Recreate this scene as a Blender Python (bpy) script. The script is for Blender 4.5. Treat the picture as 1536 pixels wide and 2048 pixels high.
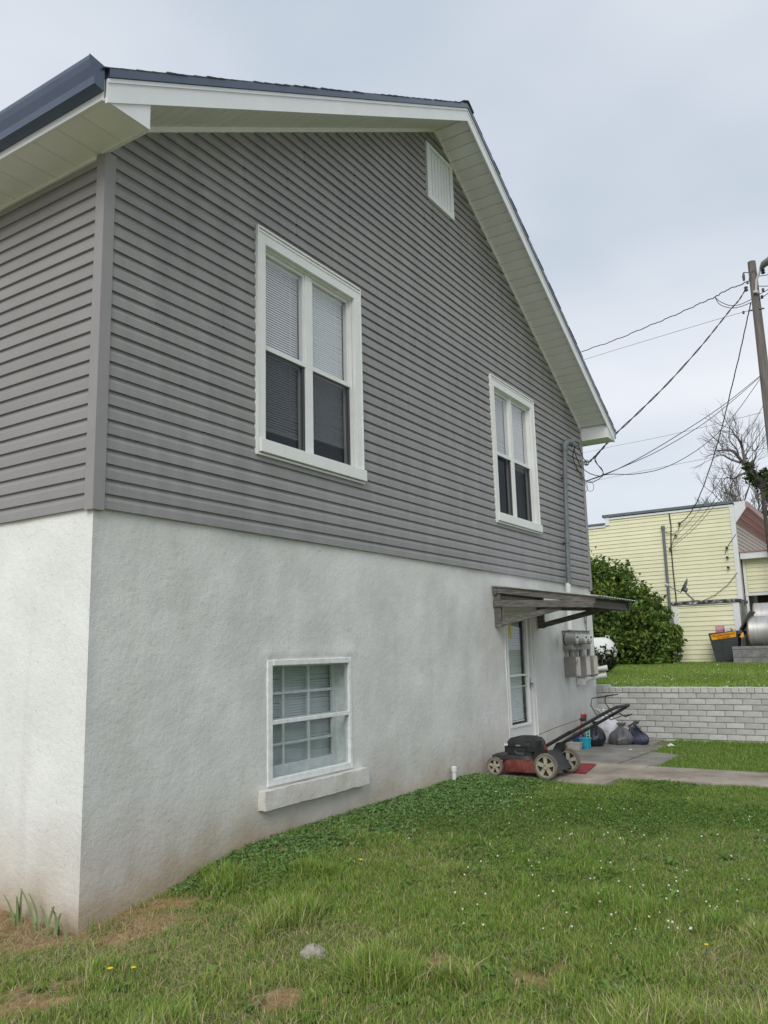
import bpy, math, random
import numpy as np
from mathutils import Vector, Matrix
random.seed(7); rng = np.random.default_rng(7)
S = bpy.context.scene
for o in list(bpy.data.objects): bpy.data.objects.remove(o)
COL = S.collection

# ------------------------------------------------------------------ camera
CAM = np.array([4.346, -3.328, 2.011]); YAW, PITCH, ROLL, FPX = -0.56653, 0.17253, -0.02611, 1615.8
_f = np.array([math.sin(YAW)*math.cos(PITCH), math.cos(YAW)*math.cos(PITCH), math.sin(PITCH)])
_r = np.array([math.cos(YAW), -math.sin(YAW), 0.0]); _u = np.cross(_r, _f)
CR = _r*math.cos(ROLL)+_u*math.sin(ROLL); CU = -_r*math.sin(ROLL)+_u*math.cos(ROLL); CF = _f
cd = bpy.data.cameras.new('camera'); cam = bpy.data.objects.new('camera', cd); COL.objects.link(cam)
cd.sensor_fit = 'HORIZONTAL'; cd.sensor_width = 36; cd.lens = 36*FPX/1536; cd.clip_end = 3000; cd.clip_start = .05
M4 = Matrix.Identity(4)
for i in range(3): M4[i][0] = CR[i]; M4[i][1] = CU[i]; M4[i][2] = -CF[i]; M4[i][3] = CAM[i]
cam.matrix_world = M4; S.camera = cam
# a photograph pixel gives a direction; distance comes from the plane it lies on
def ray(p): return CF + CR*(p[0]-768)/FPX - CU*(p[1]-1024)/FPX
def on_x(p, x): d = ray(p); return CAM + d*((x-CAM[0])/d[0])
def on_y(p, y): d = ray(p); return CAM + d*((y-CAM[1])/d[1])
def on_z(p, z): d = ray(p); return CAM + d*((z-CAM[2])/d[2])
def project(P):
    D = np.asarray(P)-CAM; w = D@CF
    return 768+FPX*(D@CR)/w, 1024-FPX*(D@CU)/w, w

# ------------------------------------------------------------------ world and sun (overcast)
SUN_DIR = Vector((.26, -.74, .62)).normalized()
W = bpy.data.worlds.new('World'); S.world = W; W.use_nodes = True
nt = W.node_tree; nt.nodes.clear()
N = nt.nodes.new; Lk = nt.links.new
sky = N('ShaderNodeTexSky'); sky.sky_type = 'NISHITA'; sky.sun_disc = False
sky.sun_elevation = math.asin(SUN_DIR.z); sky.sun_rotation = math.atan2(SUN_DIR.x, SUN_DIR.y)
bgA = N('ShaderNodeBackground'); bgA.inputs[1].default_value = .1; Lk(sky.outputs[0], bgA.inputs[0])
tc = N('ShaderNodeTexCoord'); sep = N('ShaderNodeSeparateXYZ'); Lk(tc.outputs['Generated'], sep.inputs[0])
mz = N('ShaderNodeMath'); mz.operation = 'MAXIMUM'; Lk(sep.outputs[2], mz.inputs[0]); mz.inputs[1].default_value = 0
az = N('ShaderNodeMath'); az.operation = 'ADD'; Lk(mz.outputs[0], az.inputs[0]); az.inputs[1].default_value = .28
comb = N('ShaderNodeCombineXYZ')
for k in range(2):
    d = N('ShaderNodeMath'); d.operation = 'DIVIDE'; Lk(sep.outputs[k], d.inputs[0]); Lk(az.outputs[0], d.inputs[1]); Lk(d.outputs[0], comb.inputs[k])
n1 = N('ShaderNodeTexNoise'); n1.inputs['Scale'].default_value = .95; n1.inputs['Detail'].default_value = 5; n1.inputs['Roughness'].default_value = .45; n1.inputs['Distortion'].default_value = .25
mp = N('ShaderNodeMapping'); mp.inputs['Location'].default_value = (3.1, 1.7, .4); Lk(comb.outputs[0], mp.inputs[0]); Lk(mp.outputs[0], n1.inputs['Vector'])
rp = N('ShaderNodeValToRGB'); Lk(n1.outputs[0], rp.inputs[0])
rp.color_ramp.elements[0].position = .33; rp.color_ramp.elements[0].color = (.465, .525, .60, 1)
rp.color_ramp.elements[1].position = .66; rp.color_ramp.elements[1].color = (.80, .81, .84, 1)
bgB = N('ShaderNodeBackground'); bgB.inputs[1].default_value = .98; Lk(rp.outputs[0], bgB.inputs[0])
mx = N('ShaderNodeMixShader'); mx.inputs[0].default_value = .93; Lk(bgA.outputs[0], mx.inputs[1]); Lk(bgB.outputs[0], mx.inputs[2])
out = N('ShaderNodeOutputWorld'); Lk(mx.outputs[0], out.inputs[0])
sl = bpy.data.lights.new('sun', 'SUN'); sl.energy = 1.5; sl.angle = math.radians(35); sl.color = (1, .975, .94)
so = bpy.data.objects.new('sun', sl); COL.objects.link(so); so.rotation_euler = SUN_DIR.to_track_quat('Z', 'Y').to_euler(); so.location = (3, -6, 12)
vs = S.view_settings; vs.view_transform = 'Standard'; vs.look = 'None'; vs.gamma = 1; vs.use_curve_mapping = False; vs.exposure = .36
S.render.engine = 'CYCLES'; S.render.resolution_x = 768; S.render.resolution_y = 1024
S.cycles.max_bounces = 8; S.cycles.transparent_max_bounces = 16

# ------------------------------------------------------------------ helpers
def link(o): COL.objects.link(o); return o
def tag(o, label=None, cat=None, group=None, kind=None):
    for k, v in (('label', label), ('category', cat), ('group', group), ('kind', kind)):
        if v: o[k] = v
    return o
def thing(name, loc, label, cat, group=None, rz=0):
    o = link(bpy.data.objects.new(name, None)); o.location = loc; o.rotation_euler = (0, 0, rz); o.empty_display_size = .2
    return tag(o, label, cat, group)
LOCAL = set()
def setparent(o, parent):
    """geometry is written in world metres: cancel the parent's own place"""
    if parent is not None:
        o.parent = parent
        if parent.parent is None and parent.type == 'EMPTY' and parent.name not in LOCAL:
            o.matrix_parent_inverse = Matrix.Translation(parent.location).inverted()
    return o
class MB:
    def __init__(s): s.v = []; s.f = []
    def poly(s, vs, fs):
        b = len(s.v); s.v += [tuple(map(float, p)) for p in vs]; s.f += [tuple(b+i for i in f) for f in fs]; return s
    def box(s, a, b):
        x0, y0, z0 = a; x1, y1, z1 = b
        return s.poly([(x0,y0,z0),(x1,y0,z0),(x1,y1,z0),(x0,y1,z0),(x0,y0,z1),(x1,y0,z1),(x1,y1,z1),(x0,y1,z1)],
                      [(0,3,2,1),(4,5,6,7),(0,1,5,4),(1,2,6,5),(2,3,7,6),(3,0,4,7)])
    def prism(s, pts, vec):
        """polygon (list of 3-D points) swept along vec"""
        n = len(pts); v = Vector(vec); P = [Vector(p) for p in pts]
        return s.poly(P+[p+v for p in P], [tuple(reversed(range(n))), tuple(range(n, 2*n))]+[(i, (i+1) % n, n+(i+1) % n, n+i) for i in range(n)])
    def tube(s, path, r, n=8, cap=True):
        P = [Vector(p) for p in path]; rs = r if hasattr(r, '__len__') else [r]*len(P)
        rings = []; up = None
        for i, p in enumerate(P):
            t = (P[min(i+1, len(P)-1)]-P[max(i-1, 0)]).normalized()
            if up is None: up = Vector((0, 0, 1)) if abs(t.z) < .9 else Vector((1, 0, 0))
            a = t.cross(up).normalized(); b = a.cross(t).normalized(); up = b
            rings.append([p+(a*math.cos(2*math.pi*k/n)+b*math.sin(2*math.pi*k/n))*rs[i] for k in range(n)])
        vs = [q for R in rings for q in R]; fs = []
        for i in range(len(P)-1):
            for k in range(n): fs.append((i*n+k, i*n+(k+1) % n, (i+1)*n+(k+1) % n, (i+1)*n+k))
        if cap: fs += [tuple(reversed(range(n))), tuple((len(P)-1)*n+k for k in range(n))]
        return s.poly(vs, fs)
    def lathe(s, prof, c, axis=(0, 0, 1), n=20):
        """prof: (radius, height) pairs about an axis through c"""
        ax = Vector(axis).normalized(); a = ax.orthogonal().normalized(); b = ax.cross(a); c = Vector(c)
        vs = []; fs = []; m = len(prof)
        for r, h in prof:
            for k in range(n):
                t = 2*math.pi*k/n; vs.append(c+ax*h+(a*math.cos(t)+b*math.sin(t))*max(r, 1e-4))
        for i in range(m-1):
            for k in range(n): fs.append((i*n+k, i*n+(k+1) % n, (i+1)*n+(k+1) % n, (i+1)*n+k))
        if prof[0][0] > 1e-3: fs.append(tuple(reversed(range(n))))
        if prof[-1][0] > 1e-3: fs.append(tuple((m-1)*n+k for k in range(n)))
        return s.poly(vs, fs)
    def mesh(s, name):
        me = bpy.data.meshes.new(name); me.from_pydata(s.v, [], s.f); me.update(); return me
    def build(s, name, m, parent=None, smooth=False, bevel=0):
        me = s.mesh(name); me.materials.append(m)
        import bmesh
        bm = bmesh.new(); bm.from_mesh(me); bmesh.ops.recalc_face_normals(bm, faces=bm.faces); bm.to_mesh(me); bm.free()
        if smooth:
            me.polygons.foreach_set('use_smooth', [True]*len(me.polygons)); 
            try: me.set_sharp_from_angle(angle=math.radians(42))
            except Exception: pass
        o = link(bpy.data.objects.new(name, me)); setparent(o, parent)
        if bevel:
            md = o.modifiers.new('bevel', 'BEVEL'); md.width = bevel; md.segments = 2; md.limit_method = 'ANGLE'
        return o
def inst(me, name, parent, loc, rot=(0, 0, 0), scale=(1, 1, 1)):
    o = link(bpy.data.objects.new(name, me)); setparent(o, parent); o.location = loc; o.rotation_euler = rot; o.scale = scale; return o
def np_mesh(name, V, loops, starts, totals, col=None, m=None, smooth=False):
    me = bpy.data.meshes.new(name); me.vertices.add(len(V)); me.vertices.foreach_set('co', V.astype(np.float32).ravel())
    me.loops.add(len(loops)); me.loops.foreach_set('vertex_index', loops.astype(np.int32).ravel())
    me.polygons.add(len(starts)); me.polygons.foreach_set('loop_start', starts.astype(np.int32)); me.polygons.foreach_set('loop_total', totals.astype(np.int32))
    if smooth: me.polygons.foreach_set('use_smooth', np.ones(len(starts), bool))
    me.update(calc_edges=True)
    if col is not None:
        a = me.color_attributes.new('tint', 'FLOAT_COLOR', 'POINT')
        a.data.foreach_set('color', np.concatenate([col, np.ones((len(col), 1))], 1).astype(np.float32).ravel())
    if m: me.materials.append(m)
    return me
def _hash(ix, iy, seed):
    h = (ix*374761393 + iy*668265263 + seed*1442695041) & 0xffffffff
    h = ((h ^ (h >> 13))*1274126177) & 0xffffffff
    return ((h ^ (h >> 16)) & 0xffff)/65535.0
def vnoise(x, y, scale=1, seed=0):
    x = np.asarray(x, float)*scale; y = np.asarray(y, float)*scale
    ix = np.floor(x).astype(np.int64); iy = np.floor(y).astype(np.int64); fx = x-ix; fy = y-iy
    fx = fx*fx*(3-2*fx); fy = fy*fy*(3-2*fy)
    a = _hash(ix, iy, seed); b = _hash(ix+1, iy, seed); c = _hash(ix, iy+1, seed); d = _hash(ix+1, iy+1, seed)
    return (a*(1-fx)+b*fx)*(1-fy)+(c*(1-fx)+d*fx)*fy
def fbm(x, y, scale=1, seed=0, oct=3):
    return sum(vnoise(x, y, scale*2**i, seed+i)*.5**i for i in range(oct))/sum(.5**i for i in range(oct))
def sstep(a, b, x): t = np.clip((np.asarray(x, float)-a)/(b-a), 0, 1); return t*t*(3-2*t)

# ------------------------------------------------------------------ materials
def mat(name, col, rough=.6, col2=None, scale=4, detail=4, bump=0, bscale=60, metal=0, spec=.4, stretch=(1, 1, 1), rand=0, attr=None, trans=0, p0=.3, p1=.7, bstretch=None):
    m = bpy.data.materials.new(name); m.use_nodes = True; t = m.node_tree; b = t.nodes['Principled BSDF']
    b.inputs['Roughness'].default_value = rough; b.inputs['Metallic'].default_value = metal; b.inputs['Specular IOR Level'].default_value = spec
    tc = t.nodes.new('ShaderNodeTexCoord'); mp = t.nodes.new('ShaderNodeMapping'); mp.inputs['Scale'].default_value = stretch
    t.links.new(tc.outputs['Object'], mp.inputs[0])
    c = None
    if col2 is not None:
        n = t.nodes.new('ShaderNodeTexNoise'); n.inputs['Scale'].default_value = scale; n.inputs['Detail'].default_value = detail; n.inputs['Roughness'].default_value = .6
        t.links.new(mp.outputs[0], n.inputs['Vector'])
        r = t.nodes.new('ShaderNodeValToRGB'); r.color_ramp.elements[0].position = p0; r.color_ramp.elements[1].position = p1
        r.color_ramp.elements[0].color = (*col, 1); r.color_ramp.elements[1].color = (*col2, 1)
        t.links.new(n.outputs[0], r.inputs[0]); c = r.outputs[0]
    if attr:
        a = t.nodes.new('ShaderNodeAttribute'); a.attribute_name = attr; c = a.outputs['Color']
    if rand:
        oi = t.nodes.new('ShaderNodeObjectInfo'); mr = t.nodes.new('ShaderNodeMapRange'); mr.inputs[3].default_value = 1-rand; mr.inputs[4].default_value = 1+rand
        t.links.new(oi.outputs['Random'], mr.inputs[0])
        h = t.nodes.new('ShaderNodeHueSaturation'); t.links.new(mr.outputs[0], h.inputs['Value'])
        if c: t.links.new(c, h.inputs['Color'])
        else: h.inputs['Color'].default_value = (*col, 1)
        c = h.outputs[0]
    if c: t.links.new(c, b.inputs['Base Color'])
    else: b.inputs['Base Color'].default_value = (*col, 1)
    if bump:
        n = t.nodes.new('ShaderNodeTexNoise'); n.inputs['Scale'].default_value = bscale; n.inputs['Detail'].default_value = 4
        if bstretch:
            m2 = t.nodes.new('ShaderNodeMapping'); m2.inputs['Scale'].default_value = bstretch; t.links.new(tc.outputs['Object'], m2.inputs[0]); t.links.new(m2.outputs[0], n.inputs['Vector'])
        else: t.links.new(mp.outputs[0], n.inputs['Vector'])
        bp = t.nodes.new('ShaderNodeBump'); bp.inputs['Strength'].default_value = bump; bp.inputs['Distance'].default_value = .01
        t.links.new(n.outputs[0], bp.inputs['Height']); t.links.new(bp.outputs[0], b.inputs['Normal'])
    if trans:
        tr = t.nodes.new('ShaderNodeBsdfTranslucent'); mxs = t.nodes.new('ShaderNodeMixShader'); mxs.inputs[0].default_value = trans
        if c: t.links.new(c, tr.inputs[0])
        t.links.new(b.outputs[0], mxs.inputs[1]); t.links.new(tr.outputs[0], mxs.inputs[2]); t.links.new(mxs.outputs[0], t.nodes['Material Output'].inputs[0])
    return m
def sheer(name, col, opacity, rough=.5, fres=0):
    """see-through sheet: glass (fresnel gloss over transparent) or fine mesh (part opaque)"""
    m = bpy.data.materials.new(name); m.use_nodes = True; t = m.node_tree; t.nodes.remove(t.nodes['Principled BSDF'])
    o = t.nodes['Material Output']; tr = t.nodes.new('ShaderNodeBsdfTransparent'); mx = t.nodes.new('ShaderNodeMixShader')
    if fres:
        g = t.nodes.new('ShaderNodeBsdfGlossy'); g.inputs['Roughness'].default_value = rough; f = t.nodes.new('ShaderNodeFresnel'); ge = t.nodes.new('ShaderNodeNewGeometry'); mr = t.nodes.new('ShaderNodeMapRange'); mr.inputs[3].default_value = fres; mr.inputs[4].default_value = 1/fres; t.links.new(ge.outputs['Backfacing'], mr.inputs[0]); t.links.new(mr.outputs[0], f.inputs[0])
        tr.inputs[0].default_value = (*col, 1); t.links.new(f.outputs[0], mx.inputs[0])
    else:
        g = t.nodes.new('ShaderNodeBsdfDiffuse'); g.inputs[0].default_value = (*col, 1); mx.inputs[0].default_value = opacity
    t.links.new(tr.outputs[0], mx.inputs[1]); t.links.new(g.outputs[0], mx.inputs[2]); t.links.new(mx.outputs[0], o.inputs[0]); return m

def stucco_mat(name, a, b, base):
    """painted plaster with trowel relief, faint streaks and soil splashed up from the ground"""
    m = mat(name, a, .85, b, 1.6, 6, bump=0)
    t = m.node_tree; bs = t.nodes['Principled BSDF']; tc = t.nodes['Texture Coordinate']
    oldcol = bs.inputs['Base Color'].links[0].from_socket
    sp = t.nodes.new('ShaderNodeSeparateXYZ'); t.links.new(tc.outputs['Object'], sp.inputs[0])
    # vertical run marks
    mp = t.nodes.new('ShaderNodeMapping'); mp.inputs['Scale'].default_value = (3, 3, .35); t.links.new(tc.outputs['Object'], mp.inputs[0])
    n = t.nodes.new('ShaderNodeTexNoise'); n.inputs['Scale'].default_value = 1.5; n.inputs['Detail'].default_value = 5; t.links.new(mp.outputs[0], n.inputs['Vector'])
    r = t.nodes.new('ShaderNodeMapRange'); r.inputs[1].default_value = .55; r.inputs[2].default_value = .8; r.inputs[3].default_value = 0; r.inputs[4].default_value = .28; t.links.new(n.outputs[0], r.inputs[0])
    m1 = t.nodes.new('ShaderNodeMix'); m1.data_type = 'RGBA'; t.links.new(r.outputs[0], m1.inputs[0]); t.links.new(oldcol, m1.inputs[6]); m1.inputs[7].default_value = (.44, .43, .38, 1)
    # soil splash
    n2 = t.nodes.new('ShaderNodeTexNoise'); n2.inputs['Scale'].default_value = 2.2; n2.inputs['Detail'].default_value = 7; t.links.new(tc.outputs['Object'], n2.inputs['Vector'])
    ma = t.nodes.new('ShaderNodeMath'); ma.operation = 'MULTIPLY_ADD'; t.links.new(n2.outputs[0], ma.inputs[0]); ma.inputs[1].default_value = -.75; t.links.new(sp.outputs[2], ma.inputs[2])
    r2 = t.nodes.new('ShaderNodeValToRGB'); r2.color_ramp.elements[0].position = base[0]; r2.color_ramp.elements[0].color = (1, 1, 1, 1); r2.color_ramp.elements[1].position = base[1]; r2.color_ramp.elements[1].color = (0, 0, 0, 1)
    r2.color_ramp.elements[0].color = (.72, .72, .72, 1); e = r2.color_ramp.elements.new(base[0]*.62+base[1]*.38); e.color = (.33, .33, .33, 1)
    t.links.new(ma.outputs[0], r2.inputs[0])
    m2 = t.nodes.new('ShaderNodeMix'); m2.data_type = 'RGBA'; t.links.new(r2.outputs[0], m2.inputs[0]); t.links.new(m1.outputs[2], m2.inputs[6]); m2.inputs[7].default_value = (.34, .235, .12, 1)
    # hairline cracks, only here and there
    nd = t.nodes.new('ShaderNodeTexNoise'); nd.inputs['Scale'].default_value = 3.5; nd.inputs['Detail'].default_value = 6; t.links.new(tc.outputs['Object'], nd.inputs['Vector'])
    ad = t.nodes.new('ShaderNodeMixRGB'); ad.blend_type = 'ADD'; ad.inputs[0].default_value = .35; t.links.new(tc.outputs['Object'], ad.inputs[1]); t.links.new(nd.outputs['Color'], ad.inputs[2])
    vo = t.nodes.new('ShaderNodeTexVoronoi'); vo.feature = 'DISTANCE_TO_EDGE'; vo.inputs['Scale'].default_value = .9; t.links.new(ad.outputs[0], vo.inputs['Vector'])
    cr = t.nodes.new('ShaderNodeMapRange'); cr.inputs[1].default_value = .002; cr.inputs[2].default_value = .007; cr.inputs[3].default_value = 1; cr.inputs[4].default_value = 0; t.links.new(vo.outputs['Distance'], cr.inputs[0])
    nm = t.nodes.new('ShaderNodeTexNoise'); nm.inputs['Scale'].default_value = .8; t.links.new(tc.outputs['Object'], nm.inputs['Vector'])
    mk = t.nodes.new('ShaderNodeMapRange'); mk.inputs[1].default_value = .50; mk.inputs[2].default_value = .62; mk.inputs[3].default_value = 0; mk.inputs[4].default_value = .16; t.links.new(nm.outputs[0], mk.inputs[0])
    ml = t.nodes.new('ShaderNodeMath'); ml.operation = 'MULTIPLY'; t.links.new(cr.outputs[0], ml.inputs[0]); t.links.new(mk.outputs[0], ml.inputs[1])
    # chips and grit: small darker flecks
    nf = t.nodes.new('ShaderNodeTexNoise'); nf.inputs['Scale'].default_value = 34; nf.inputs['Detail'].default_value = 3; t.links.new(tc.outputs['Object'], nf.inputs['Vector'])
    fk = t.nodes.new('ShaderNodeMapRange'); fk.inputs[1].default_value = .62; fk.inputs[2].default_value = .74; fk.inputs[3].default_value = 0; fk.inputs[4].default_value = .30; t.links.new(nf.outputs[0], fk.inputs[0])
    mxx = t.nodes.new('ShaderNodeMath'); mxx.operation = 'MAXIMUM'; t.links.new(ml.outputs[0], mxx.inputs[0]); t.links.new(fk.outputs[0], mxx.inputs[1])
    m3 = t.nodes.new('ShaderNodeMix'); m3.data_type = 'RGBA'; t.links.new(mxx.outputs[0], m3.inputs[0]); t.links.new(m2.outputs[2], m3.inputs[6]); m3.inputs[7].default_value = (.30, .285, .25, 1)
    t.links.new(m3.outputs[2], bs.inputs['Base Color'])
    h = None
    for sc, st, de in ((5, .16, 3), (26, .45, 6), (80, .85, 5)):
        nn = t.nodes.new('ShaderNodeTexNoise'); nn.inputs['Scale'].default_value = sc; nn.inputs['Detail'].default_value = de; nn.inputs['Distortion'].default_value = .15; t.links.new(tc.outputs['Object'], nn.inputs['Vector'])
        bp = t.nodes.new('ShaderNodeBump'); bp.inputs['Strength'].default_value = st; bp.inputs['Distance'].default_value = .25/sc; t.links.new(nn.outputs[0], bp.inputs['Height'])
        if h: t.links.new(h, bp.inputs['Normal'])
        h = bp.outputs[0]
    t.links.new(h, bs.inputs['Normal'])
    return m
MT = dict(
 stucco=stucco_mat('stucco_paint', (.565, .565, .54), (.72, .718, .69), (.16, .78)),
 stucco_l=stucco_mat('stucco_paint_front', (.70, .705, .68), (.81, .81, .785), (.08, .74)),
 siding=mat('grey_vinyl', (.228, .218, .216), .42, (.290, .278, .275), 2, 6, bump=.12, bscale=26, stretch=(1, 2.4, .3), bstretch=(1, .06, 2.2), rand=.045),
 siding_l=mat('grey_vinyl_front', (.238, .228, .226), .42, (.275, .263, .260), 2, 4, bump=.12, bscale=26, bstretch=(.06, 1, 2.2), rand=.045),
 post=mat('grey_vinyl_post', (.255, .245, .242), .45, (.28, .268, .264), 5),
 white=mat('white_vinyl', (.71, .725, .725), .38, (.77, .78, .78), 4, 6, rand=.01),
 soffit=mat('soffit_vinyl', (.79, .80, .79), .5, (.86, .87, .86), 3, rand=.03),
 soffit_old=mat('soffit_vinyl_aged', (.72, .72, .67), .55, (.83, .82, .78), 2.5, 6, rand=.03),
 trim=mat('white_trim', (.72, .73, .70), .45, (.78, .785, .76), 8),
 gutter=mat('slate_aluminium', (.042, .066, .115), .28, (.054, .08, .135), 4, spec=.6),
 shingle=mat('asphalt_shingle', (.045, .048, .052), .95, (.085, .088, .092), 30, bump=.5, bscale=200, rand=.12),
 glass=sheer('window_glass', (.94, .96, .97), 0, .015, 2.1),
 glass_dim=sheer('old_glass', (.86, .90, .90), 0, .02, 1.6),
 screen=sheer('insect_screen', (.035, .04, .048), .56),
 blind=mat('blind_slat', (.80, .81, .82), .5),
 dark=mat('dark_room', (.10, .10, .105), .9),
 track=mat('dark_track', (.05, .055, .06), .5),
 oldpaint=mat('brushed_white_paint', (.62, .64, .62), .6, (.80, .81, .80), 14, 6, bump=.3, bscale=40),
 door=mat('door_paint', (.62, .63, .61), .45, (.68, .69, .67), 3),
 wood=mat('weathered_wood', (.055, .051, .046), .85, (.21, .195, .175), 9, 6, bump=.5, bscale=30, stretch=(.8, 6, 6)),
 tin=mat('galvanised_sheet', (.36, .36, .34), .5, (.52, .52, .49), 6, metal=.3),
 galv=mat('grey_conduit', (.11, .13, .14), .5, (.17, .185, .19), 7),
 painted_pipe=mat('painted_pipe', (.6, .61, .58), .6, (.7, .7, .68), 8),
 meterbox=mat('meter_box_grey', (.20, .20, .20), .55, (.33, .325, .31), 7, 6),
 meter=mat('meter_shell', (.27, .27, .245), .35, (.34, .34, .31), 6),
 rusty=mat('rusty_panel', (.60, .58, .51), .6, (.36, .18, .08), 9, 7, p0=.50, p1=.72),
 rubber=mat('dusty_rubber', (.10, .09, .075), .9, (.20, .175, .13), 12),
 rim=mat('tan_plastic', (.30, .265, .20), .65, (.44, .40, .315), 14, 6),
 red=mat('faded_red_steel', (.13, .020, .018), .55, (.19, .085, .055), 11, 8, p0=.45, p1=.75),
 black=mat('black_plastic', (.012, .012, .014), .5, (.035, .035, .036), 12, 5),
 mat_red=mat('red_mat', (.22, .025, .028), .95, (.30, .05, .05), 14, 6),
 bag_b=mat('black_bag', (.012, .014, .018), .32, (.03, .034, .045), 6, bump=.9, bscale=16),
 bag_g=mat('grey_bag', (.06, .06, .066), .35, (.16, .16, .17), 4, bump=1., bscale=15),
 bag_n=mat('navy_bag', (.028, .034, .06), .38, (.07, .08, .115), 6, bump=1., bscale=18),
 bag_w=mat('white_bag', (.52, .53, .55), .4, (.72, .72, .73), 5, bump=1., bscale=13),
 cyan=mat('cyan_plastic', (.02, .33, .46), .4), mint=mat('mint_plastic', (.22, .62, .50), .4), tub=mat('cloudy_tub', (.36, .36, .32), .4, (.45, .44, .40), 9),
 redplastic=mat('red_plastic', (.5, .03, .05), .5), blueplastic=mat('blue_plastic', (.02, .07, .2), .5), pink=mat('magenta_plastic', (.45, .05, .25), .5),
 brick=mat('painted_brick', (.42, .415, .395), .85, (.56, .555, .53), 9, 6, bump=.5, bscale=60, rand=.14),
 mortar=mat('mortar', (.27, .265, .24), .95, (.36, .35, .32), 9, bump=.5, bscale=80),
 mortar_w=mat('painted_cap', (.62, .62, .58), .9, (.5, .5, .46), 6),
 concrete=mat('old_concrete', (.20, .17, .13), .9, (.43, .38, .31), 2.6, 9, bump=.4, bscale=90),
 concrete_g=mat('grey_concrete', (.15, .142, .125), .9, (.30, .285, .25), 3, 8, bump=.4, bscale=90),
 bounce_gravel=mat('pale_bounce_gravel', (.40, .385, .35), .95, (.52, .505, .47), 30, 8, bump=.6, bscale=120), boxgrey=mat('box_side_grey', (.24, .235, .22), .6, (.36, .33, .28), 9, 6), dial=mat('meter_face', (.62, .63, .60), .3),
 soil=mat('soil_crumb', (.22, .135, .07), .95, (.36, .24, .13), 20), 
 block=mat('cinder_block', (.13, .13, .125), .95, (.28, .275, .26), 6, 7, bump=.6, bscale=60, rand=.12),
 yellow=mat('yellow_vinyl', (.72, .70, .46), .5, (.78, .76, .53), 2, 6, rand=.035),
 beige=mat('beige_boards', (.45, .41, .35), .6, (.5, .46, .4), 3, rand=.03),
 pinkmetal=mat('pink_metal', (.34, .20, .18), .5, (.42, .27, .245), 3),
 tar=mat('tar_edge', (.04, .04, .042), .8, (.55, .55, .53), 9, 6, p0=.48, p1=.66),
 capgrey=mat('cap_flashing', (.10, .13, .14), .5, (.15, .18, .19), 4),
 steel=mat('drum_steel', (.38, .37, .35), .45, (.55, .54, .52), 3, 5, metal=.35, stretch=(6, .7, .7)),
 rust=mat('rust', (.22, .11, .06), .8, (.34, .24, .18), 10),
 tank=mat('tank_white', (.76, .76, .74), .4, (.68, .69, .66), 3, 6),
 bin=mat('bin_plastic', (.040, .045, .047), .55, (.052, .057, .06), 6),
 orange=mat('orange_sticker', (.80, .36, .012), .6), ink=mat('red_ink', (.33, .022, .006), .6),
 pinkbox=mat('pink_card', (.62, .30, .36), .8), pinkbox2=mat('pink_card_dark', (.42, .17, .22), .8), paper=mat('white_paper', (.7, .71, .73), .8), ypaper=mat('yellow_paper', (.62, .55, .22), .8),
 pole=mat('pole_wood', (.10, .085, .075), .9, (.22, .195, .18), 5, 7, bump=.4, bscale=30, stretch=(4, 4, .4)),
 wire=mat('wire_black', (.022, .022, .026), .6), wire_g=mat('wire_grey', (.16, .16, .17), .6), insul=mat('insulator', (.06, .055, .055), .3),
 lamp=mat('lamp_grey', (.19, .19, .20), .5), clamp=mat('clamp_pale', (.5, .5, .47), .5),
 bark=mat('bark', (.10, .09, .08), .95, (.17, .155, .145), 8), bark_d=mat('bark_dark', (.055, .05, .045), .95, (.1, .09, .08), 8),
 leaf=mat('leaf', (.05, .1, .02), .55, attr='tint', trans=.28, spec=.3), grass=mat('grass_blade', (.1, .16, .03), .6, attr='tint', trans=.3, spec=.25),
 flower=mat('clover_white', (.62, .62, .54), .7), yflower=mat('petal_yellow', (.80, .56, .01), .6), stem=mat('stem_green', (.10, .16, .04), .7),
 rock=mat('rock', (.22, .205, .165), .95, (.42, .395, .32), 16, 8, bump=.8, bscale=40),
 iris=mat('iris_leaf', (.17, .24, .11), .5, (.24, .31, .14), 8),
)
def lawn_mat():
    m = mat('lawn_soil', (.055, .085, .022), .95, (.10, .12, .035), 3, 8, bump=.8, bscale=90, attr='tint')
    t = m.node_tree; b = t.nodes['Principled BSDF']; a = [n for n in t.nodes if n.type == 'ATTRIBUTE'][0]
    n = t.nodes.new('ShaderNodeTexNoise'); n.inputs['Scale'].default_value = 22; n.inputs['Detail'].default_value = 8
    tc = t.nodes['Texture Coordinate']; t.links.new(tc.outputs['Object'], n.inputs['Vector'])
    h = t.nodes.new('ShaderNodeHueSaturation'); r = t.nodes.new('ShaderNodeMapRange'); r.inputs[1].default_value = .25; r.inputs[2].default_value = .75; r.inputs[3].default_value = .55; r.inputs[4].default_value = 1.35
    t.links.new(n.outputs[0], r.inputs[0]); t.links.new(r.outputs[0], h.inputs['Value']); t.links.new(a.outputs['Color'], h.inputs['Color']); t.links.new(h.outputs[0], b.inputs['Base Color'])
    return m
MT['lawn'] = lawn_mat()

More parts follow.
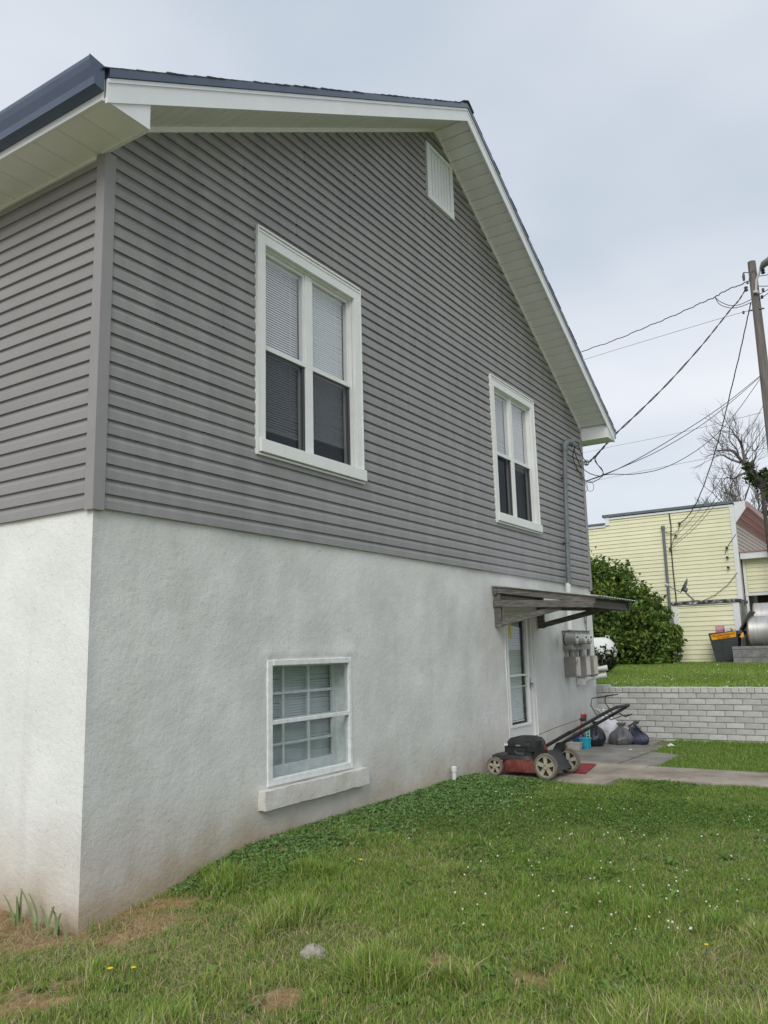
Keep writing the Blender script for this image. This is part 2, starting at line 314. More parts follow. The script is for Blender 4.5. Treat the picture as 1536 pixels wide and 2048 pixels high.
# ------------------------------------------------------------------ ground
LEN, RID = 9.80, 4.90           # gable wall length and ridge position along y
WY = 9.80                       # retaining wall face
DIRT = [((120, 1840), .40), ((300, 1815), .42), ((235, 1850), .32), ((20, 1850), .4), ((60, 1990), .30), ((330, 1800), .2), ((395, 1800), .16), ((885, 1945), .14), ((560, 1730), .12),
        ((1040, 1975), .20), ((150, 1955), .12), ((1335, 1770), .13), ((640, 1700), .06), ((1110, 1960), .12), ((560, 2010), .16), ((985, 1558), .14), ((1430, 1800), .12)]
DIRT = [(on_z(p, .5), r) for p, r in DIRT]
def dirt(x, y):
    d = np.zeros(np.shape(x))
    for c, r in DIRT: d = np.maximum(d, np.exp(-(((x-c[0])**2+(y-c[1])**2)/r**2)**1.4))
    d = np.maximum(d, sstep(.25, .05, np.abs(y+.02)+.6*np.abs(x+.6))*0+np.where((x < .05) & (y < .02), sstep(-.55, -.1, y), 0))
    return sstep(.38, .95, d*.75+(fbm(x, y, 7, 31, 4)-.5)*1.15*sstep(.02, .25, d)+d*.15)
def gz(x, y):
    x = np.asarray(x, float); y = np.asarray(y, float)
    z = .565 + .05*np.exp(-(np.maximum(x, 0)/.7)**2)*sstep(.6, 1.6, y)*sstep(6, 4.8, y)
    z = z - .115*np.exp(-((x-.1)**2+(y+.1)**2)/.9) - .06*sstep(2.2, -2.5, y) - .05*sstep(.4, -1, x)*sstep(1, -.2, y)
    z = z + .018*(fbm(x, y, 2.5, 3)-.5)*sstep(9, 5, np.abs(x))
    up = 1.31 + .24*sstep(9.8, 19, y) + .02*(fbm(x, y, 1.2, 8)-.5)
    t = sstep(6.5, 10, x)
    step = np.where(y > WY+.08, 1.0, 0.0)*(1-t) + sstep(9, 16, y)*t
    return z*(1-step)+up*step
xs = np.unique(np.concatenate([np.linspace(-600, -20, 14), np.linspace(-20, -3, 18), np.linspace(-3, 8, 111), np.linspace(8, 20, 16), np.linspace(20, 600, 14)]))
ys = np.unique(np.concatenate([np.linspace(-400, -14, 12), np.linspace(-14, -4, 11), np.linspace(-4, 9.7, 138), [WY+.07, WY+.09], np.linspace(10, 24, 40), np.linspace(24, 60, 16), np.linspace(60, 900, 16)]))
X, Y = np.meshgrid(xs, ys); Z = gz(X, Y)
nx, ny = len(xs), len(ys); idx = np.arange(nx*ny).reshape(ny, nx)
Q = np.stack([idx[:-1, :-1], idx[:-1, 1:], idx[1:, 1:], idx[1:, :-1]], -1).reshape(-1, 4)
dm = dirt(X, Y)[..., None]; g1 = fbm(X, Y, 1.3, 5)[..., None]
gc = np.array([.12, .15, .040])*(1-g1)+np.array([.21, .20, .075])*g1
upper = (Y > WY)[..., None]; gc = np.where(upper, np.array([.12, .185, .045])*(.8+.4*g1), gc)
soil = np.array([.34, .205, .10])*(.75+.5*fbm(X, Y, 6, 12))[..., None]
gc = gc*(1-dm)+soil*dm
me = np_mesh('lawn', np.stack([X, Y, Z], -1).reshape(-1, 3), Q.ravel(), np.arange(len(Q))*4, np.full(len(Q), 4), gc.reshape(-1, 3), MT['lawn'], True)
lawn = link(bpy.data.objects.new('lawn', me)); tag(lawn, kind='structure')

# concrete path and pad (each slab is a piece)
path = link(bpy.data.objects.new('patio', None)); path.location = (.8, 7, .55); tag(path, kind='structure')
def slab(pts, z, m, t=.12):
    return MB().prism([(x, y, z-t) for x, y in pts], (0, 0, t)).build('slab', m, path, bevel=.008)
slab([(.0, 5.35), (1.48, 5.38), (1.55, 6.86), (.0, 6.86)], .600, MT['concrete'])
slab([(1.50, 5.86), (5.2, 5.80), (5.2, 6.70), (1.57, 6.80)], .600, MT['concrete'])
slab([(5.22, 5.80), (9.5, 5.75), (9.5, 6.64), (5.22, 6.70)], .598, MT['concrete'])
slab([(.0, 6.885), (1.12, 6.885), (1.22, 8.95), (.0, 8.95)], .592, MT['concrete_g'])
slab([(1.15, 6.885), (1.62, 6.885), (1.62, 8.05), (1.22, 8.25)], .588, MT['concrete_g'])
slab([(.0, 8.98), (1.0, 8.98), (1.0, 9.78), (.0, 9.78)], .588, MT['concrete_g'])

# added out-of-view pale ground sheets that throw neutral light up to the eaves
bounce_mb = MB()
for (x0_, x1_, y0_, y1_) in ((-40, 40, -11, -4.6), (9.6, 15, -4.6, 8.6)):
    nxq, nyq = 24, 12
    vsq = [(x0_+(x1_-x0_)*i/nxq, y0_+(y1_-y0_)*j/nyq, float(gz(x0_+(x1_-x0_)*i/nxq, y0_+(y1_-y0_)*j/nyq))+.03) for j in range(nyq+1) for i in range(nxq+1)]
    bounce_mb.poly(vsq, [(j*(nxq+1)+i, j*(nxq+1)+i+1, (j+1)*(nxq+1)+i+1, (j+1)*(nxq+1)+i) for j in range(nyq) for i in range(nxq)])
tag(bounce_mb.build('bounce_ground', MT['bounce_gravel'], None, True), kind='structure')
# ------------------------------------------------------------------ the grey house
house = thing('house', (0, 0, .5), 'two storey house with grey lap siding above a whitewashed plaster basement', 'house')
Z0 = 3.0; CO = .1016; ZE = 5.50
W1 = (1.535, 3.10, 3.67, 5.67); W2 = (6.17, 7.66, 3.67, 5.65)   # y0,y1,z0,z1 of the casings
VT = (4.63, 5.31, 7.46, 8.22)
SLW = .578
def soff(y): return 8.54 - SLW*abs(y-RID)
PROF = [(0, .004), (0, .0215), (.057, .0200), (.0915, .0045), (.1056, .004)]
_lr = random.Random(3); LAPS = [sorted(_lr.uniform(.3, 3.2)+3.66*q for q in range(3)) for _ in range(32)]
def gable_board(i):
    z0 = Z0-.012+i*CO; mb = MB()
    def lim(z):
        e = max(0., RID-(8.53-z)/SLW) if z > soff(0) else 0.
        return max(e, .0), min(LEN-e, LEN)
    if lim(z0+CO)[1]-lim(z0+CO)[0] < .06: return False
    holes = sorted((w[0]+.06, w[1]-.06) for w in (W1, W2, VT) if z0 < w[3]-.04 and z0+CO > w[2]+.04)
    edges = []; s = None
    segs = [[s]+[None]]
    cuts = [None]+[c for h in holes for c in h]+[None]
    for k in range(0, len(cuts), 2):
        # panels come in lengths: the lap of one over the next stands a hair proud
        a, b = lim(z0); ya = a if cuts[k] is None else cuts[k]; yb = b if cuts[k+1] is None else cuts[k+1]
        js = [q for q in LAPS[i//2] if ya+.25 < q < yb-.25]; ends = [None]+js+[None]
        for t in range(len(ends)-1):
            vs = []
            for dz, d in PROF:
                a, b = lim(z0+dz); p = (a if cuts[k] is None else cuts[k]) if ends[t] is None else ends[t]-.022; q = (b if cuts[k+1] is None else cuts[k+1]) if ends[t+1] is None else ends[t+1]
                q = max(q, p); e = .0016*(t % 2); wv = .0012*math.sin(i*1.7+t)
                vs += [(d+e, p, z0+dz), (d+e+wv, (p+q)/2, z0+dz), (d+e, q, z0+dz)]
            MB().poly(vs, [(3*j+m_, 3*j+m_+1, 3*j+m_+4, 3*j+m_+3) for j in range(len(PROF)-1) for m_ in (0, 1)]).build('siding_board', MT['siding'], house)
    # notched pieces above and below an opening
    for w in (W1, W2, VT):
        if not (z0 < w[3]-.04 and z0+CO > w[2]+.04): continue
        for lo, hi in ((w[3]-.03, 9), (-9, w[2]+.03)):
            lo_, hi_ = max(lo, z0), min(hi, z0+PROF[-1][0])
            if hi_-lo_ < .012 or (lo < 0 and z0 > w[2]-.03) or (hi > 8 and z0+CO < w[3]): continue
            pr = [(np.interp(t, [p[0] for p in PROF[1:]], [p[1] for p in PROF[1:]]), z0+t) for t in sorted({lo_-z0, hi_-z0, *[p[0] for p in PROF if lo_-z0 < p[0] < hi_-z0]})]
            if lo < 0: pr = [(.004, z0)]+pr
            MB().poly([q for d, z in pr for q in ((d, w[0]+.05, z), (d, w[1]-.05, z))], [(2*j, 2*j+1, 2*j+3, 2*j+2) for j in range(len(pr)-1)]).build('siding_board', MT['siding'], house)
    return True
for i in range(60):
    if not gable_board(i): break
XF = -7.0
for i in range(25):
    z0 = Z0-.012+i*CO; pr = [(dz, d) for dz, d in PROF if z0+dz < ZE+.02]
    MB().poly([p for dz, d in pr for p in ((XF, -d, z0+dz), (0, -d, z0+dz))], [(2*j, 2*j+1, 2*j+3, 2*j+2) for j in range(len(pr)-1)]).build('siding_board', MT['siding_l'], house)
MB().box((-.058, -.030, Z0-.03), (.030, .066, ZE+.01)).build('corner_post', MT['post'], house, bevel=.004)
MB().box((-.058, LEN-.066, Z0-.07), (.030, LEN+.030, ZE+.01)).build('corner_post', MT['post'], house, bevel=.004)
MB().box((XF, LEN-.02, .3), (-.1, LEN, 5.5)).box((XF-.02, 0, .3), (XF, LEN, 5.5)).build('rear_wall', MT['siding'], house)

# plaster basement walls, one grid each, with the openings left out
BW = (1.71, 2.85, 1.00, 1.965); DR = (6.30, 7.24, .60, 2.50)
def plaster(name, along0, along1, z0, z1, holes, mkpt, m, step=.05):
    a = np.unique(np.concatenate([np.arange(along0, along1, step), [along1]]+[[h[0], h[1]] for h in holes]).round(4)); z = np.unique(np.concatenate([np.arange(z0, z1, step), [z1]]+[[h[2], h[3]] for h in holes]).round(4))
    vs = [mkpt(p, q) for q in z for p in a]; fs = []; n = len(a)
    for j in range(len(z)-1):
        for i in range(n-1):
            cx, cz = (a[i]+a[i+1])/2, (z[j]+z[j+1])/2
            if any(h[0] < cx < h[1] and h[2] < cz < h[3] for h in holes): continue
            fs.append((j*n+i, j*n+i+1, (j+1)*n+i+1, (j+1)*n+i))
    return MB().poly(vs, fs).build(name, m, house, smooth=True)
def bulge(a, z): return float((fbm(a, z, .9, 21)-.5)*.022+(fbm(a, z, 5, 22)-.5)*.010)
def gpt(a, z):
    near = max(0., 1-a/.04)
    lint = .014*math.exp(-((z-2.02)/.035)**2)*(1 if 1.66 < a < 2.95 else 0)*(.5+float(vnoise(a, z, 14, 2)))
    return ((-.006+bulge(a, z))*(1-near)+lint, a, z)
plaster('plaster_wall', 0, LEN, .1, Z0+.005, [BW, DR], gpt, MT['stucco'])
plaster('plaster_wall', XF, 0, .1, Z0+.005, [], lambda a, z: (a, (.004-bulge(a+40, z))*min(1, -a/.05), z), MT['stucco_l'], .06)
# reveals of the two openings
for (y0, y1, z0, z1), dep in ((BW, .2), (DR, .16)):
    MB().poly([(.004, y0, z0), (.004, y1, z0), (.004, y1, z1), (.004, y0, z1), (-dep, y0, z0), (-dep, y1, z0), (-dep, y1, z1), (-dep, y0, z1)],
              [(0, 1, 5, 4), (1, 2, 6, 5), (2, 3, 7, 6), (3, 0, 4, 7)]).build('reveal', MT['oldpaint'], house)
    MB().poly([(-dep, y0-.3, z0-.2), (-dep, y1+.3, z0-.2), (-dep, y1+.3, z1+.2), (-dep, y0-.3, z1+.2), (-1.6, y0-.3, z0-.2), (-1.6, y1+.3, z0-.2), (-1.6, y1+.3, z1+.2), (-1.6, y0-.3, z1+.2)],
              [(0, 1, 5, 4), (1, 2, 6, 5), (2, 3, 7, 6), (3, 0, 4, 7), (4, 5, 6, 7)]).build('room', MT['dark'], house)

def sheet(x, ya, yb, za, zb): return MB().poly([(x, ya, za), (x, yb, za), (x, yb, zb), (x, ya, zb)], [(0, 1, 2, 3)])
# ---- twin double-hung windows
def blinds(parent, y0, y1, z0, z1, x, tilt=.5):
    mb = MB(); z = z1-.03
    while z > z0+.02:
        jz = random.uniform(-.0015, .0015) if random.random() > .07 else random.uniform(-.007, .007)
        a = .0125*math.cos(tilt); b = .0125*math.sin(tilt)
        mb.poly([(x-a, y0, z+b+jz), (x-a, y1, z+b-jz), (x+a, y1, z-b-jz), (x+a, y0, z-b+jz)], [(0, 1, 2, 3)]); z -= .0225
    mb.box((x-.02, y0, z1-.03), (x+.02, y1, z1)); mb.box((x-.012, y0, z-.012), (x+.012, y1, z+.004))
    for yy in (y0+.12, y1-.12): mb.box((x+.013, yy, z), (x+.0145, yy+.004, z1))
    o = mb.build('blind', MT['blind'], parent); o['kind'] = 'stuff'; return o
def twin_window(w, drop):
    y0, y1, z0, z1 = w; t = .11
    # outer J trim, then the flat casing; the casing mesh carries the window
    c = MB()
    c.box((0, y0+.018, z0+.0), (.038, y0+t, z1-.02)); c.box((0, y1-t, z0), (.038, y1-.018, z1-.02)); c.box((0, y0+t, z1-t-.03), (.038, y1-t, z1-.02))
    win = c.build('window', MT['trim'], house, bevel=.003)
    j = MB(); j.box((0, y0, z0-.03), (.046, y0+.018, z1)); j.box((0, y1-.018, z0-.03), (.046, y1, z1)); j.box((0, y0+.018, z1-.018), (.050, y1-.018, z1)); j.box((0, y0+.018, z1-.05), (.044, y1-.018, z1-.032)); j.box((0, y0+.018, z0-.03), (.043, y1-.018, z0-.012))
    j.build('trim_channel', MT['trim'], win)
    MB().box((0, y0+.022, z0-.006), (.068, y1+.012, z0+.105)).build('sill', MT['trim'], win, bevel=.004)
    iy0, iy1, iz0, iz1 = y0+t, y1-t, z0+.105, z1-t-.03
    r = MB(); d = -.10
    r.box((d, iy0, iz0), (0, iy0+.012, iz1)); r.box((d, iy1-.012, iz0), (0, iy1, iz1)); r.box((d, iy0+.012, iz1-.012), (0, iy1-.012, iz1)); r.box((d, iy0+.012, iz0), (0, iy1-.012, iz0+.012))
    r.build('jamb', MT['trim'], win)
    ym = (iy0+iy1)/2; zm = iz0+(iz1-iz0)*.485; hw = .052
    MB().box((d, ym-hw, iz0+.012), (-.018, ym+hw, iz1-.012)).build('mullion', MT['trim'], win, bevel=.003)
    for k, (a, b) in enumerate(((iy0+.012, ym-hw), (ym+hw, iy1-.012))):
        f = .022
        s = MB(); s.box((-.055, a, zm), (-.030, a+f, iz1-.012)); s.box((-.055, b-f, zm), (-.030, b, iz1-.012)); s.box((-.055, a+f, iz1-.012-f*1.3), (-.030, b-f, iz1-.012)); s.box((-.058, a, zm-.022), (-.022, b, zm+.022))
        us = s.build('sash', MT['trim'], win, bevel=.002)
        sheet(-.042, a+f, b-f, zm+.022, iz1-.012-f).build('pane', MT['glass'], us)
        s = MB(); s.box((-.088, a, iz0+.012), (-.062, a+f, zm)); s.box((-.088, b-f*1.6, iz0+.012), (-.062, b, zm)); s.box((-.088, a+f, iz0+.012), (-.062, b-f, iz0+.045))
        ls = s.build('sash', MT['trim'], win)
        sheet(-.075, a+f, b-f, iz0+.045, zm).build('pane', MT['glass'], ls)
        # insect screen over the lower half, thin dark frame
        s = MB(); fr = .014
        s.box((-.045, a, iz0+.012), (-.034, a+fr, zm-.022)); s.box((-.045, b-fr*2.4, iz0+.012), (-.034, b, zm-.022)); s.box((-.045, a+fr, iz0+.012), (-.034, b-fr, iz0+.012+fr)); s.box((-.045, a+fr, zm-.022-fr), (-.034, b-fr, zm-.022))
        sc = s.build('screen_frame', MT['track'], win)
        MB().poly([(-.040, a+fr, iz0+.02), (-.040, b-fr, iz0+.02), (-.040, b-fr, zm-.03), (-.040, a+fr, zm-.03)], [(0, 1, 2, 3)]).build('screen_mesh', MT['screen'], sc)
        blinds(win, a+.015, b-.015, iz0+drop[k], iz1-.015, -.106, 1.28 if k else 1.12)
    R = MB(); R.poly([(-.10, iy0-.2, iz0-.2), (-.10, iy1+.2, iz0-.2), (-.10, iy1+.2, iz1+.2), (-.10, iy0-.2, iz1+.2), (-1.5, iy0-.2, iz0-.2), (-1.5, iy1+.2, iz0-.2), (-1.5, iy1+.2, iz1+.2), (-1.5, iy0-.2, iz1+.2)],
           [(0, 1, 5, 4), (1, 2, 6, 5), (2, 3, 7, 6), (3, 0, 4, 7), (4, 5, 6, 7)]).build('room', MT['dark'], win)
    return win
w = twin_window(W1, (.16, .22)); w['label'] = 'near twin sash window with blinds down'
w = twin_window(W2, (.9, .75)); w['label'] = 'far twin sash window with blinds half lowered'

# ---- basement window behind a storm frame
y0, y1, z0, z1 = BW
c = MB(); fx = .012
c.box((-.05, y0-.012, z0), (fx, y0+.05, z1+.012)); c.box((-.05, y1-.03, z0), (fx, y1+.012, z1+.012)); c.box((-.05, y0+.05, z1-.035), (fx+.006, y1-.03, z1+.014)); c.box((-.05, y0+.05, z0), (fx, y1-.03, z0+.055))
bw = c.build('basement_window', MT['oldpaint'], house, bevel=.006)
MB().box((-.03, y0+.05, 1.468), (fx-.004, y1-.03, 1.502)).build('storm_rail', MT['oldpaint'], bw, bevel=.003)
sheet(-.017, y0+.05, y1-.03, z0+.055, 1.468).build('storm_pane', MT['glass_dim'], bw)
sheet(-.011, y0+.05, y1-.03, 1.502, z1-.035).build('storm_pane', MT['glass_dim'], bw)
xs_ = -.165; s = MB()
s.box((xs_-.03, y0, z0), (xs_, y0+.05, z1)); s.box((xs_-.03, y1-.05, z0), (xs_, y1, z1)); s.box((xs_-.03, y0+.05, z0), (xs_, y1-.05, z0+.12)); s.box((xs_-.03, y0+.05, z1-.05), (xs_, y1-.05, z1)); s.box((xs_-.03, y0+.05, 1.452), (xs_+.004, y1-.05, 1.497))
sash = s.build('inner_sash', MT['oldpaint'], bw)
for k in (1, 2):
    yy = y0+.05+(y1-y0-.1)*k/3; MB().box((xs_-.024, yy-.012, z0+.12), (xs_-.004, yy+.012, z1-.05)).build('muntin', MT['oldpaint'], sash)
for zz in (1.285, 1.70): MB().box((xs_-.022, y0+.05, zz-.011), (xs_-.002, y1-.05, zz+.011)).build('muntin', MT['oldpaint'], sash)
sheet(xs_-.016, y0+.05, y1-.05, z0+.12, z1-.05).build('pane', MT['glass_dim'], sash)
blinds(bw, y0+.02, y1-.02, z0+.1, z1-.02, xs_-.06, .95)
sill_pts = []
def lumpy_box(a, b, m, name, parent, seed, amp=.006, div=.045):
    nx_, ny_, nz_ = [max(1, int(round((b[i]-a[i])/div))) for i in range(3)]
    import bmesh
    bm = bmesh.new(); bmesh.ops.create_cube(bm, size=1); bmesh.ops.subdivide_edges(bm, edges=bm.edges, cuts=1)
    bm.free()
    V = {}; F = []; mb = MB()
    def vid(i, j, k):
        if (i, j, k) not in V:
            p = np.array([a[0]+(b[0]-a[0])*i/nx_, a[1]+(b[1]-a[1])*j/ny_, a[2]+(b[2]-a[2])*k/nz_])
            n = [vnoise(p[1]*3+q*7, p[2]*3+p[0]*5, 6, seed+q)-.5 for q in range(3)]; V[(i, j, k)] = len(mb.v); mb.v.append(tuple(p+np.array(n)*amp*2))
        return V[(i, j, k)]
    for j in range(ny_):
        for k in range(nz_):
            for i in (0, nx_): mb.f.append((vid(i, j, k), vid(i, j+1, k), vid(i, j+1, k+1), vid(i, j, k+1)))
        for i in range(nx_):
            for k in (0, nz_): mb.f.append((vid(i, j, k), vid(i+1, j, k), vid(i+1, j+1, k), vid(i, j+1, k)))
    for i in range(nx_):
        for k in range(nz_):
            for j in (0, ny_): mb.f.append((vid(i, j, k), vid(i+1, j, k), vid(i+1, j, k+1), vid(i, j, k+1)))
    return mb.build(name, m, parent, smooth=True)
lumpy_box((-.05, 1.60, .845), (.075, 3.02, .985), MT['stucco'], 'window_sill', bw, 5)

# ---- glazed door
y0, y1, z0, z1 = DR; f = MB()
f.box((-.10, y0, z0), (-.012, y0+.05, z1)); f.box((-.10, y1-.05, z0), (-.012, y1, z1)); f.box((-.10, y0+.05, z1-.05), (-.012, y1-.05, z1)); f.box((-.10, y0+.05, z0), (.03, y1-.05, z0+.03))
dr = f.build('door', MT['door'], house, bevel=.003)
a0, a1, b0, b1 = y0+.052, y1-.052, z0+.032, z1-.052; g0, g1, h0, h1 = 6.47, 7.08, 1.05, 2.43
s = MB(); s.box((-.085, a0, b0), (-.045, g0, b1)); s.box((-.085, g1, b0), (-.045, a1, b1)); s.box((-.085, g0, b0), (-.045, g1, h0)); s.box((-.085, g0, h1), (-.045, g1, b1))
lf = s.build('door_leaf', MT['door'], dr)
t = MB(); t.box((-.045, g0-.03, h0-.03), (-.030, g1+.03, h0)); t.box((-.045, g0-.03, h0), (-.030, g0, h1)); t.box((-.045, g1, h0), (-.030, g1+.03, h1)); t.build('glazing_bead', MT['white'], dr, bevel=.002)
sheet(-.066, g0, g1, h0, h1).build('pane', MT['glass_dim'], dr)
MB().box((-.075, g0, 1.66), (-.058, g1, 1.685)).build('glazing_bar', MT['white'], dr); MB().box((-.092, g0, 1.52), (-.086, g1, 1.535)).build('glazing_bar', MT['white'], dr)
blinds(dr, g0+.02, g1-.02, h0+.02, h1-.01, -.125, 1.0)
MB().box((-.060, 6.49, 2.16), (-.052, 6.63, 2.41)).build('yellow_notice', MT['ypaper'], dr)
hd = MB(); hd.tube([(-.045, 7.135, 1.55), (.0, 7.135, 1.55), (.012, 7.09, 1.55)], .011); hd.box((-.045, 7.115, 1.47), (-.038, 7.155, 1.63)); hd.build('door_handle', MT['galv'], dr)

# ---- gable vent
y0, y1, z0, z1 = VT
c = MB(); c.box((0, y0, z0), (.045, y0+.07, z1)); c.box((0, y1-.07, z0), (.045, y1, z1)); c.box((0, y0+.07, z0), (.045, y1-.07, z0+.07)); c.box((0, y0+.07, z1-.05), (.045, y1-.07, z1))
vent = c.build('gable_vent', MT['white'], house, bevel=.004)
MB().box((-.02, y0+.05, z0+.05), (.012, y1-.05, z1-.04)).build('backing', MT['soffit'], vent)
n = 7; ww = (y1-y0-.14)/n
for k in range(n): MB().box((.012, y0+.07+k*ww+.006, z0+.07), (.027, y0+.07+(k+1)*ww-.006, z1-.05)).build('slat', MT['white'], vent, bevel=.003)

# ---- roof, fascia, soffits
SO = .567
def rz_(y, zp): return zp - SO*abs(y-RID)
XO = .485; YA, YB = -.38, LEN+.38
roof = MB()
for ya, yb in ((YA-.03, RID), (RID, YB+.03)):
    roof.prism([(.470, ya, rz_(ya, 8.64)), (.470, yb, rz_(yb, 8.64)), (.470, yb, rz_(yb, 8.688)), (.470, ya, rz_(ya, 8.688))], (XF-.9, 0, 0))
roof = roof.build('roof', MT['shingle'], house)
for side in (0, 1):
    ya, yb = (YA, RID) if side == 0 else (RID, YB)
    def strip(name, x0, x1, zl, zh, m, par, ya=ya, yb=yb): return MB().prism([(x0, ya, rz_(ya, zl)), (x0, yb, rz_(yb, zl)), (x0, yb, rz_(yb, zh)), (x0, ya, rz_(ya, zh))], (x1-x0, 0, 0)).build(name, m, par)
    strip('fascia', .466, XO, 8.462, 8.632, MT['white'], house)
    strip('fascia_lip', XO, XO+.008, 8.600, 8.630, MT['white'], house)
    strip('drip_edge', .468, XO+.018, 8.634, 8.703, MT['gutter'], roof)
    # frieze trim where soffit meets the wall
    yw0, yw1 = (0.02, RID) if side == 0 else (RID, LEN-.02)
    MB().prism([(0, yw0, soff(yw0)-.045), (0, yw1, soff(yw1)-.045), (0, yw1, soff(yw1)+.0), (0, yw0, soff(yw0)+.0)], (.030, 0, 0)).build('soffit_trim', MT['soffit'], house)
# shingle courses (each course a strip lapped over the one below)
nc = 42; expo = (RID-YA+.04)/nc
for side in (0, 1):
    sg = 1 if side == 0 else -1
    for k in range(nc):
        ya = (YA-.045+k*expo); yb = min(ya+expo*1.5, RID-.001)
        if side: ya, yb = LEN-ya, LEN-yb
        e = XO+.020+random.uniform(-.003, .006); z0a = rz_(ya, 8.690)+.006; z0b = rz_(yb, 8.690)+.001
        th = .009+random.choice((0, 0, .002, .005))
        MB().prism([(e, ya, z0a), (e, yb, z0b), (e, yb, z0b+.004), (e, ya, z0a+th)], (XF-.95, 0, 0)).build('shingle_course', MT['shingle'], roof)
MB().prism([(XO+.03, RID-.14, 8.640), (XO+.03, RID, 8.715), (XO+.03, RID+.14, 8.640), (XO+.03, RID+.14, 8.652), (XO+.03, RID, 8.732), (XO+.03, RID-.14, 8.652)], (XF-.9, 0, 0)).build('ridge_cap', MT['shingle'], roof)
# rake soffit panels: butted strips with a shallow groove between
PW = .152
def panel_mesh(wd, ln):
    g = .014; mb = MB()   # local: u across (0..wd), v along (0..ln) ; face points down (-z)
    mb.poly([(0, 0, .016), (0, g, 0), (0, wd-g*.3, 0), (0, wd, .016), (ln, 0, .016), (ln, g, 0), (ln, wd-g*.3, 0), (ln, wd, .016)], [(0, 1, 5, 4), (1, 2, 6, 5), (2, 3, 7, 6)])
    return mb.mesh('soffit_panel')
pm = panel_mesh(PW, .465); pm.materials.append(MT['soffit']); pmo = panel_mesh(PW, .465); pmo.materials.append(MT['soffit_old'])
ang = math.atan(SLW); npan = int(RID/math.cos(ang)/PW)
for side in (0, 1):
    for k in range(npan+1):
        y = k*PW*math.cos(ang); 
        if side == 0: inst(pmo, 'soffit_panel', house, (.0, y, soff(y)), (ang, 0, 0))
        else: inst(pm, 'soffit_panel', house, (.465, LEN-y, soff(LEN-y)), (ang, 0, math.pi))
pe = panel_mesh(.245, .385); pe.materials.append(MT['soffit_old'])
x = .455
while x > XF-.4:
    inst(pe, 'soffit_panel', house, (x, -.385, ZE), (0, 0, math.pi/2)); x -= .245
MB().box((XF, -.036, ZE-.028), (-.0585, -.001, ZE-.001)).build('soffit_trim', MT['soffit_old'], house)
# boxed eave returns
for side in (0, 1):
    Yf = (lambda v: v) if side == 0 else (lambda v: LEN-v)
    y_in = -.025
    pts = [(-.382, ZE-.012), (y_in, ZE-.012), (y_in, 8.47-SO*(RID-y_in)), (-.382, 8.47-SO*(RID+.382)+.03)]
    MB().prism([(.452, Yf(a), b) for a, b in pts], (.022, 0, 0)).build('eave_return', MT['white'], house)
    MB().prism([(0.001, Yf(y_in-.018), ZE-.012), (.452, Yf(y_in-.018), ZE-.012), (.452, Yf(y_in-.018), 5.74), (0.001, Yf(y_in-.018), 5.74)], (0, .018 if side == 0 else -.018, 0)).build('eave_return', MT['white'], house)
    if side: MB().box((.001, LEN+.043, ZE-.012), (.452, LEN+.38, ZE-.004)).build('eave_return', MT['soffit'], house); MB().box((XF, LEN+.001, ZE-.004), (.0, LEN+.38, ZE+.004)).build('eave_soffit', MT['soffit'], house)
    MB().box((XF-.4, Yf(-.400) if side == 0 else Yf(-.383), ZE-.015), (.462, Yf(-.383) if side == 0 else Yf(-.400), 5.64)).build('eave_fascia', MT['white'], house)
    G = [(-.402, 5.705), (-.402, 5.535), (-.474, 5.548), (-.478, 5.600), (-.502, 5.655), (-.514, 5.695), (-.514, 5.722), (-.500, 5.722), (-.500, 5.708), (-.498, 5.700), (-.468, 5.64), (-.465, 5.556), (-.408, 5.544), (-.408, 5.705)]
    gut = MB(); L_ = XF-.9
    gut.prism([(.475, Yf(a), b) for a, b in G], (L_, 0, 0))
    go = gut.build('gutter', MT['gutter'], house)
    cap = [(-.402, 5.708), (-.402, 5.533), (-.475, 5.546), (-.480, 5.600), (-.505, 5.655), (-.517, 5.695), (-.517, 5.725)]
    MB().prism([(.4755, Yf(a), b) for a, b in cap], (.006, 0, 0)).build('end_cap', MT['gutter'], go)

# ------------------------------------------------------------------ service mast, meters, awning
mast = thing('service_mast', (.07, 8.62, 2.27), 'grey conduit mast with rain hood climbing the grey siding', 'conduit')
MB().tube([(.075, 8.58, 2.97), (.075, 8.66, 3.95), (.075, 8.74, 4.72), (.075, 8.80, 5.14)], .036, 12).build('pipe', MT['galv'], mast, True)
MB().tube([(.060, 8.545, 2.28), (.066, 8.58, 2.985)], .040, 12).build('painted_pipe', MT['painted_pipe'], mast, True)
MB().tube([(.075, 8.80, 5.10), (.08, 8.81, 5.20), (.11, 8.85, 5.255), (.16, 8.90, 5.25), (.19, 8.93, 5.20)], [.045, .055, .062, .060, .045], 12).build('rain_hood', MT['galv'], mast, True)
for z, y in ((3.62, 8.63), (4.66, 8.735)):
    b = MB(); b.lathe([(.042, -.016), (.042, .016)], (.075, y, z), (0, 0, 1), 12); b.box((.0, y-.07, z-.012), (.04, y+.07, z+.012)); b.build('pipe_strap', MT['galv'], mast)
meters = thing('meter_bank', (.06, 8.8, 1.5), 'bank of three round electric meters above rusty white breaker boxes', 'electric meter')
MB().box((0.001, 8.38, 1.98), (.125, 9.25, 2.26)).build('enclosure', MT['meterbox'], meters, bevel=.004); MB().box((0.001, 8.36, 2.262), (.14, 9.27, 2.272)).build('hood', MT['meterbox'], meters)
